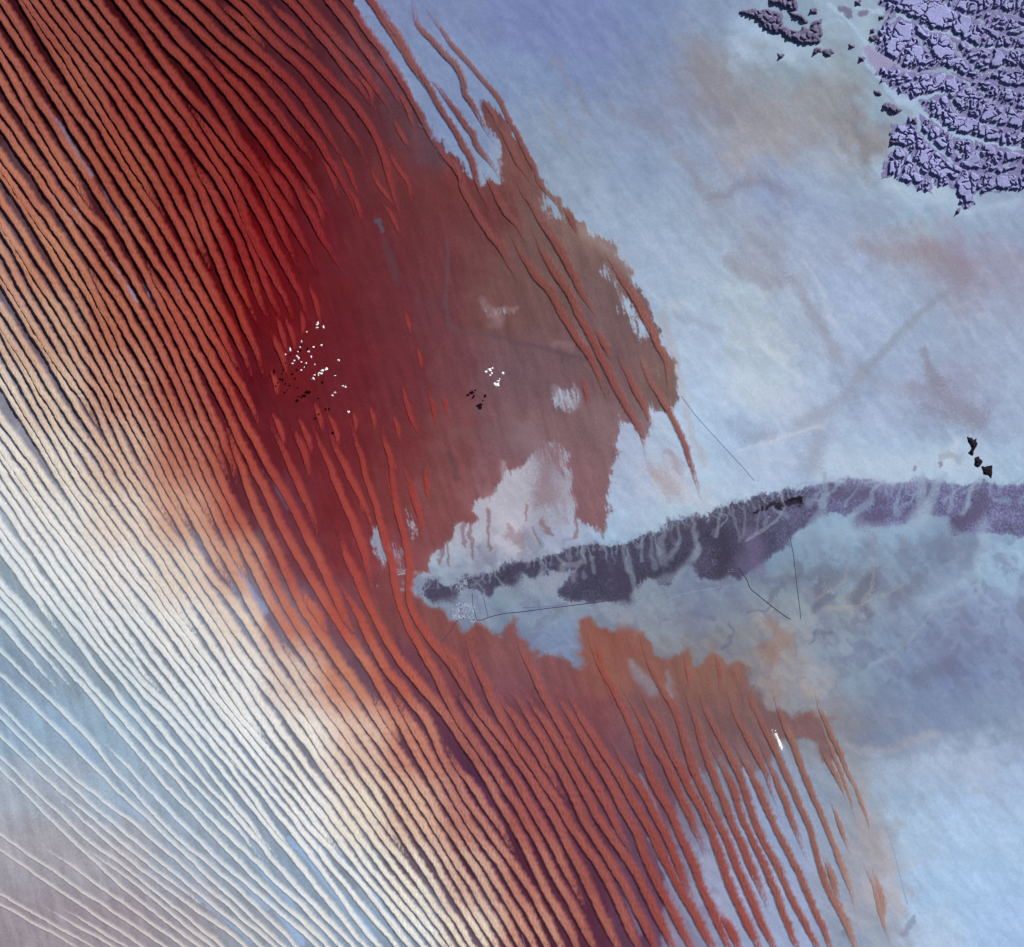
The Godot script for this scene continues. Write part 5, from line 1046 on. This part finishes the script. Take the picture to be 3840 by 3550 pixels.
func add_rock(pts: Array, step: float, top: float, rough: float, big: bool, col: Vector3, pale: float, pad: float) -> void:
	var p := PackedFloat32Array()
	var u0 := 1e9; var v0 := 1e9; var u1 := -1e9; var v1 := -1e9
	for k in pts.size() / 2:
		p.append(pts[2 * k]); p.append(pts[2 * k + 1])
		u0 = minf(u0, pts[2 * k]); u1 = maxf(u1, pts[2 * k]); v0 = minf(v0, pts[2 * k + 1]); v1 = maxf(v1, pts[2 * k + 1])
	u0 = maxf(u0 - pad, -300.0); v0 = maxf(v0 - pad, -240.0); u1 = minf(u1 + pad, 4060.0); v1 += pad
	var w := int((u1 - u0) / step) + 1
	var h := int((v1 - v0) / step) + 1
	var rows: Array = []
	rows.resize(h)
	var at := rocks.size()
	rocks.append({"pts": p, "step": step, "top": top, "rough": rough, "big": big, "col": col, "pale": pale, "u0": u0, "v0": v0, "w": w, "h": h, "rows": rows})
	for j in h:
		rock_parts.append([at, j])

# ---------------------------------------------------------------- ribbons, boxes, puffs

func ribbon(pts: Array, from: int, half: float, lift: float) -> ArrayMesh:
	var curve := Curve2D.new()
	var cnt := (pts.size() - from) / 2
	for k in cnt:
		var a := Vector2(pts[from + 2 * maxi(k - 1, 0)], pts[from + 2 * maxi(k - 1, 0) + 1])
		var b := Vector2(pts[from + 2 * mini(k + 1, cnt - 1)], pts[from + 2 * mini(k + 1, cnt - 1) + 1])
		curve.add_point(Vector2(pts[from + 2 * k], pts[from + 2 * k + 1]), (a - b) / 8.0, (b - a) / 8.0)
	var length := curve.get_baked_length()
	var st := maxi(3, int(length / 5.0))
	var pos := PackedVector3Array()
	for s in st + 1:
		var at := length * s / st
		var c := curve.sample_baked(at, true)
		var t := (curve.sample_baked(minf(at + 2.0, length), true) - curve.sample_baked(maxf(at - 2.0, 0.0), true)).normalized()
		var side := Vector2(-t.y, t.x)
		for x in [1.0, 0.0, -1.0]:
			var q: Vector2 = c + side * half * x
			pos.append(place(q.x, q.y, ground_height(q.x, q.y) + lift))
	return to_mesh(grid_mesh(pos, PackedColorArray(), 3, st + 1))

func add_box(st: SurfaceTool, c: Vector3, half: Vector3, turn: float, col: Color) -> void:
	var bas := Basis(Vector3.UP, turn)
	var v: Array = []
	for y in [-1.0, 1.0]:
		for k in 4:
			v.append(c + bas * Vector3(half.x * (1.0 if k == 1 or k == 2 else -1.0), half.y * y, half.z * (1.0 if k >= 2 else -1.0)))
	for f in [[4, 5, 6, 7], [0, 1, 5, 4], [1, 2, 6, 5], [2, 3, 7, 6], [3, 0, 4, 7]]:
		st.set_color(col)
		var nrm: Vector3 = (v[f[3]] - v[f[0]]).cross(v[f[1]] - v[f[0]]).normalized()
		st.set_normal(nrm)
		for k in [0, 1, 2, 0, 2, 3]:
			st.add_vertex(v[f[k]])

func puff(size: Vector3, seed_: int) -> ArrayMesh:
	# a small cumulus: a flat-bottomed heap of billows, one closed skin
	var w := 26
	var h := 14
	var pos := PackedVector3Array()
	var n: FastNoiseLite = noise.puff
	for j in h + 1:
		var th := PI * j / h
		for i in w + 1:
			var ph := TAU * (i % w) / w
			var d := Vector3(sin(th) * cos(ph), cos(th), sin(th) * sin(ph))
			var b := 1.0 - absf(n.get_noise_3d(d.x * 1.0 + seed_ * 9.0, d.y, d.z)) * 1.5 + 0.8 * n.get_noise_3d(d.x * 0.5 + seed_ * 17.0, d.y * 0.5, d.z * 0.5)
			var q := d * maxf(b, 0.25)
			if q.y < 0.0:
				q.y *= 0.45
			pos.append(q * size)
	return to_mesh(grid_mesh(pos, PackedColorArray(), w + 1, h + 1))

func matte(c: Color, rough: float = 1.0) -> StandardMaterial3D:
	var m := StandardMaterial3D.new()
	m.albedo_color = c.linear_to_srgb()
	m.roughness = rough
	m.metallic_specular = 0.0
	return m

# ---------------------------------------------------------------- the scene

func _ready() -> void:
	rng.seed = 20
	var cam := Camera3D.new()
	cam.name = "camera"
	cam.position = Vector3(0, ORBIT, 0)
	cam.rotation_degrees = Vector3(-90, 0, 0)
	cam.fov = rad_to_deg(2.0 * atan(CV * M / ORBIT))
	cam.near = 1000.0
	cam.far = 2000000.0
	add_child(cam)
	cam.current = true
	var env := Environment.new()
	env.background_mode = Environment.BG_SKY
	var skm := ProceduralSkyMaterial.new()
	skm.sky_top_color = Color(0.24, 0.29, 0.38)
	skm.sky_horizon_color = Color(0.34, 0.38, 0.44)
	skm.sky_curve = 0.15
	skm.ground_bottom_color = Color(0.30, 0.27, 0.26)
	skm.ground_horizon_color = Color(0.34, 0.38, 0.44)
	skm.sun_angle_max = 1.0
	var sky := Sky.new()
	sky.sky_material = skm
	env.sky = sky
	env.ambient_light_source = Environment.AMBIENT_SOURCE_SKY
	env.tonemap_mode = Environment.TONE_MAPPER_LINEAR
	env.tonemap_exposure = 1.38
	env.sdfgi_enabled = true
	env.ssao_enabled = true
	env.ssil_enabled = true
	var we := WorldEnvironment.new()
	we.name = "world_environment"
	we.environment = env
	add_child(we)
	var sun := DirectionalLight3D.new()
	sun.name = "sun"
	sun.light_energy = 1.5
	sun.light_color = Color(1.0, 0.985, 0.96)
	sun.light_angular_distance = 0.53
	sun.shadow_enabled = true
	var el := deg_to_rad(SUN_EL)
	var to_sun := Vector3(SUN_AZ.x * cos(el), sin(el), SUN_AZ.y * cos(el)).normalized()
	sun.look_at_from_position(to_sun * 1000.0, Vector3.ZERO, Vector3.UP)
	add_child(sun)

	noise = {
		"warp": fast_noise(11, 1.0 / 95.0, 4), "fine": fast_noise(12, 1.0 / 13.0, 3), "streak": fast_noise(13, 1.0 / 46.0, 4), "mottle": fast_noise(14, 1.0 / 150.0, 4), "vein": fast_noise(15, 1.0 / 110.0, 3),
		"relief": fast_noise(16, 1.0 / 60.0, 4), "wobble": fast_noise(17, 1.0 / 85.0, 2), "rib": fast_noise(18, 1.0 / 10.0, 2), "crag": fast_noise(19, 1.0 / 40.0, 3), "puff": fast_noise(22, 1.1, 3),
	}
	var gully := fast_noise(20, 1.0 / 46.0, 1, FastNoiseLite.TYPE_CELLULAR)
	gully.cellular_return_type = FastNoiseLite.RETURN_DISTANCE2_SUB
	gully.cellular_distance_function = FastNoiseLite.DISTANCE_EUCLIDEAN
	var rill := fast_noise(21, 1.0 / 23.0, 1, FastNoiseLite.TYPE_CELLULAR)
	rill.cellular_return_type = FastNoiseLite.RETURN_DISTANCE2_SUB
	rill.cellular_distance_function = FastNoiseLite.DISTANCE_EUCLIDEAN
	noise.gully = gully
	noise.rill = rill
	mask_w = int(UW / CELL)
	mask_h = int(VH / CELL)
	tex_w = int(UW / TEX)
	tex_h = int(VH / TEX)
	to_linear.resize(256)
	for k in 256:
		to_linear[k] = lin(k / 255.0)
	to_base.resize(1024)
	for k in 1024:
		to_base[k] = clampi(int(round(srgb(minf(lin(k / 1023.0) / GAIN, 0.9)) * 255.0)), 0, 255)
	plain_field = scattered(PLAIN, 3, true)
	red_field = scattered(REDS, 3)
	sand_field = scattered(SANDS, 3)
	shape_field = scattered(BUILDS, 5)
	red_mask.resize(mask_w * mask_h)
	red_mask = fill_polygon(red_mask, RED_SHEET, 1.0)
	for k in LIGHT_POCKETS.size():
		red_mask = fill_polygon(red_mask, LIGHT_POCKETS[k], 0.5 if k == 1 or k == 2 or k == 7 else 0.2)
	red_mask = blur(red_mask, 9)
	lava_mask.resize(mask_w * mask_h)
	lava_mask = blur(fill_polygon(lava_mask, LAVA, 1.0), 6)
	grow_wash()
	var tune := [1.0, 1.0, 1.0]
	for s in STREAKS:
		if s.size() == 3:
			tune = s
			continue
		var cnt: int = (s.size() - 6) / 2
		var pts := PackedFloat32Array()
		var big: float = maxf(s[2], s[3])
		var reach: float = big * (1.0 + 0.75 * s[4] * tune[2]) + 1.0 + 30.0 * s[5]
		var u0 := 1e9; var v0 := 1e9; var u1 := -1e9; var v1 := -1e9
		for k in cnt:
			var u: float = s[6 + 2 * k]
			var v: float = s[7 + 2 * k]
			pts.append(u); pts.append(v); pts.append(lerpf(s[2], s[3], float(k) / (cnt - 1)))
			u0 = minf(u0, u - reach); u1 = maxf(u1, u + reach); v0 = minf(v0, v - reach); v1 = maxf(v1, v + reach)
		var hue := hex_color(s[0])
		var grey := hue.dot(Vector3(0.3, 0.59, 0.11))
		hue = Vector3(grey, grey, grey + (0.04 if tune[0] < 0.7 else 0.0)).lerp(hue, tune[0])
		if hue.z > hue.x:
			hue.y = minf(hue.y, (hue.x + hue.z) * 0.5)
		strokes.append({"col": hue, "strength": s[1] * tune[1], "soft": minf(s[4] * tune[2], 1.3), "rag": s[5], "pts": pts, "reach": reach, "u0": u0, "u1": u1, "v0": v0, "v1": v1})
	print("fields ", Time.get_ticks_msec())
	var chunks := (tex_h + CHUNK - 1) / CHUNK
	tex_rows.resize(chunks)
	in_parallel(paint_rows, chunks)
	for c in chunks:
		tex_bytes.append_array(tex_rows[c])
	tex_rows.clear()
	var tex := ImageTexture.create_from_image(Image.create_from_data(tex_w, tex_h, false, Image.FORMAT_RGB8, tex_bytes))
	print("paint ", Time.get_ticks_msec())

	# the ground: one sheet, finer where the photograph looks
	var gm := StandardMaterial3D.new()
	gm.albedo_texture = tex
	gm.roughness = 1.0
	gm.metallic_specular = 0.0
	gm.texture_repeat = false
	var us := PackedFloat32Array(); var vs := PackedFloat32Array()
	for x in [-20000.0, -8000.0, -3500.0, -1500.0, -700.0]:
		us.append(x); vs.append(x)
	var gs := 8.0
	for i in int(UW / gs) + 1:
		us.append(U0 + i * gs)
	for i in int(VH / gs) + 1:
		vs.append(V0 + i * gs)
	for x in [700.0, 1500.0, 3500.0, 8000.0, 20000.0]:
		us.append(CU * 2.0 + x); vs.append(CV * 2.0 + x)
	var gw := us.size()
	var gh := vs.size()
	var pos := PackedVector3Array(); pos.resize(gw * gh)
	var uv := PackedVector2Array(); uv.resize(gw * gh)
	for j in gh:
		for i in gw:
			pos[j * gw + i] = place(us[i], vs[j], ground_height(us[i], vs[j]))
			uv[j * gw + i] = Vector2((us[i] - U0) / (tex_w * TEX), (vs[j] - V0) / (tex_h * TEX))
	obj("ground", to_mesh(grid_mesh(pos, PackedColorArray(), gw, gh, uv)), gm, "structure")
	print("ground ", Time.get_ticks_msec())

	# the dunes, each a ridge of its own
	dune_material = StandardMaterial3D.new()
	dune_material.vertex_color_use_as_albedo = true
	dune_material.roughness = 1.0
	dune_material.metallic_specular = 0.0
	rock_material = dune_material
	dune_parts.resize(CRESTS.size())
	for n in CRESTS.size():   # curves bake on first use, so bake before the threads start
		pass
	in_parallel(build_dune, CRESTS.size())
	for n in CRESTS.size():
		obj("dune_hill", to_mesh(dune_parts[n]), dune_material, "structure")
	dune_parts.clear()
	print("dunes ", Time.get_ticks_msec())

	# the plateau, its outliers and the black hills by the basalt
	for l in WADIS:
		wadi_lines.append(PackedFloat32Array(l))
	grow_channels()
	print("channels ", Time.get_ticks_msec())
	add_rock(PLATEAU, 2.0, 540.0, 22.0, true, Vector3.ZERO, 0.0, 20.0)
	for k in MESAS.size():
		var black: bool = MESAS[k][1] > 1000
		add_rock(MESAS[k], 2.5, 300.0 if black else 760.0, 8.0, false, Vector3(0.16, 0.14, 0.17) if black else Vector3(0.40, 0.385, 0.47), 0.2 if black else 1.0, 10.0)
	in_parallel(rock_row, rock_parts.size())
	for k in rocks.size():
		var r: Dictionary = rocks[k]
		var rp := PackedVector3Array()
		var rc := PackedColorArray()
		for j in r.h:
			rp.append_array(r.rows[j][0])
			rc.append_array(r.rows[j][1])
		obj("plateau_mountain" if k == 0 else "mesa_hill", to_mesh(grid_mesh(rp, rc, r.w, r.h)), rock_material, "structure")
	print("rocks ", Time.get_ticks_msec())

	for r in ROADS:
		obj(r[0] if r[0] == "road" else "runway_road", ribbon(r, 3, r[2], 9.0 if r[0] == "road" else 14.0), matte(base_color(hex_color(r[1]))), "structure")

	# settlements: far too small to tell house from house
	for t in TOWNS:
		var st := SurfaceTool.new()
		st.begin(Mesh.PRIMITIVE_TRIANGLES)
		for k in int(t[6]):
			var a := rng.randf_range(-1, 1)
			var b := rng.randf_range(-1, 1)
			if t[0] == "town_buildings" and k % 3 > 0:   # streets run on a grid
				a = (floorf(a * 9.0) + 0.5) / 9.0 + rng.randf_range(-0.025, 0.025)
				b = (floorf(b * 8.0) + 0.5) / 8.0 + rng.randf_range(-0.03, 0.03)
			var off := Vector2(a * t[3], b * t[4]).rotated(-t[5])
			var u: float = t[1] + off.x
			var v: float = t[2] + off.y
			var big := rng.randf_range(0.6, 1.9) if t[0] == "town_buildings" else rng.randf_range(0.4, 1.0)
			var tone: float = t[7] * rng.randf_range(0.75, 1.1)
			var hy := rng.randf_range(5.0, 11.0)
			add_box(st, place(u, v, ground_height(u, v) + hy - 2.0), Vector3(big * M * rng.randf_range(0.5, 1.0), hy + 2.0, big * M * rng.randf_range(0.4, 0.9)), t[5] + rng.randf_range(-0.05, 0.05), base_color(Vector3(tone * 0.95, tone * 0.96, tone * 1.08)))
		var o := obj(t[0], st.commit(), dune_material, "stuff")
		o.set_meta("label", "pale cluster of small flat-roofed houses, too far off to count")

	# white salt on the floor of a corridor between the eastern dunes
	var salt: Array = ["", 0, 0, 2893, 2734, 2899, 2742]
	var sm := matte(Color(0.84, 0.85, 0.88))
	build_salt(sm)

	# clouds, each with its own shadow on the sand
	var cm := matte(Color(0.88, 0.88, 0.89))
	for k in CLOUDS.size():
		var c: Array = CLOUDS[k]
		var alt := 3150.0 + 60.0 * float((k * 7) % 5)
		var shrink := 1.0 - alt / ORBIT
		var o := obj("cloud", puff(Vector3(c[2] * M, minf(c[2], c[3]) * M * 0.7, c[3] * M), k), cm, "thing")
		o.position = Vector3((c[0] - CU) * M * shrink, alt, (c[1] - CV) * M * shrink)
		o.rotation.y = 0.0
		o.set_meta("category", "cloud")
		var east: bool = c[0] > 1700
		o.set_meta("group", "small clouds over the paler eastern sand" if east else "small clouds over the dark red sand")
		var own := {0: "largest bright white cloud of the scatter over the dark red sand", 3: "bright hooked white cloud just below and beside the largest one", 7: "bright white cloud at the eastern end of the scatter, beside its twin", 30: "lone small white cloud below the rest of the scatter on red sand", 36: "broken ring of white cloud over the paler eastern sand", 40: "dense bright white cloud below the broken ring over paler sand"}
		o.set_meta("label", own[k] if own.has(k) else "tiny white cumulus puff in the pair of clumps over the paler red sand" if east else "tiny white cumulus puff scattered over the dark red sand sheet")
	print("done ", Time.get_ticks_msec())

func build_salt(m: Material) -> void:
	# the pan is a thin crust with a ragged rim
	var rim := PackedFloat32Array([2906, 2748, 2913, 2746, 2916, 2756, 2920, 2764, 2926, 2776, 2931, 2786, 2933, 2794, 2937, 2800, 2934, 2806, 2938, 2812, 2930, 2810, 2926, 2802, 2921, 2795, 2920, 2787, 2917, 2778, 2917, 2770, 2913, 2764, 2909, 2757])
	var st := SurfaceTool.new()
	st.begin(Mesh.PRIMITIVE_TRIANGLES)
	st.set_normal(Vector3.UP)
	var step := 1.5
	for j in 60:
		for i in 40:
			var u := 2890.0 + i * step
			var v := 2732.0 + j * step
			var d := outline_distance(rim, u + noise.fine.get_noise_2d(u * 3.0, v * 3.0) * 4.0, v)
			var speck: bool = v < 2775.0 and u < 2915.0 + (v - 2745.0) * 0.4 and u > 2896.0 + (v - 2745.0) * 0.4 and noise.fine.get_noise_2d(u * 2.5, v * 4.0) > 0.34
			if d > 0.0 or speck:
				var y := ground_height(u, v) + 8.0
				var a := place(u - step / 2, v - step / 2, y)
				var b := place(u + step / 2, v - step / 2, y)
				var c := place(u + step / 2, v + step / 2, y)
				var e := place(u - step / 2, v + step / 2, y)
				for q in [a, b, c, a, c, e]:
					st.add_vertex(q)
	obj("salt_field", st.commit(), m, "structure")
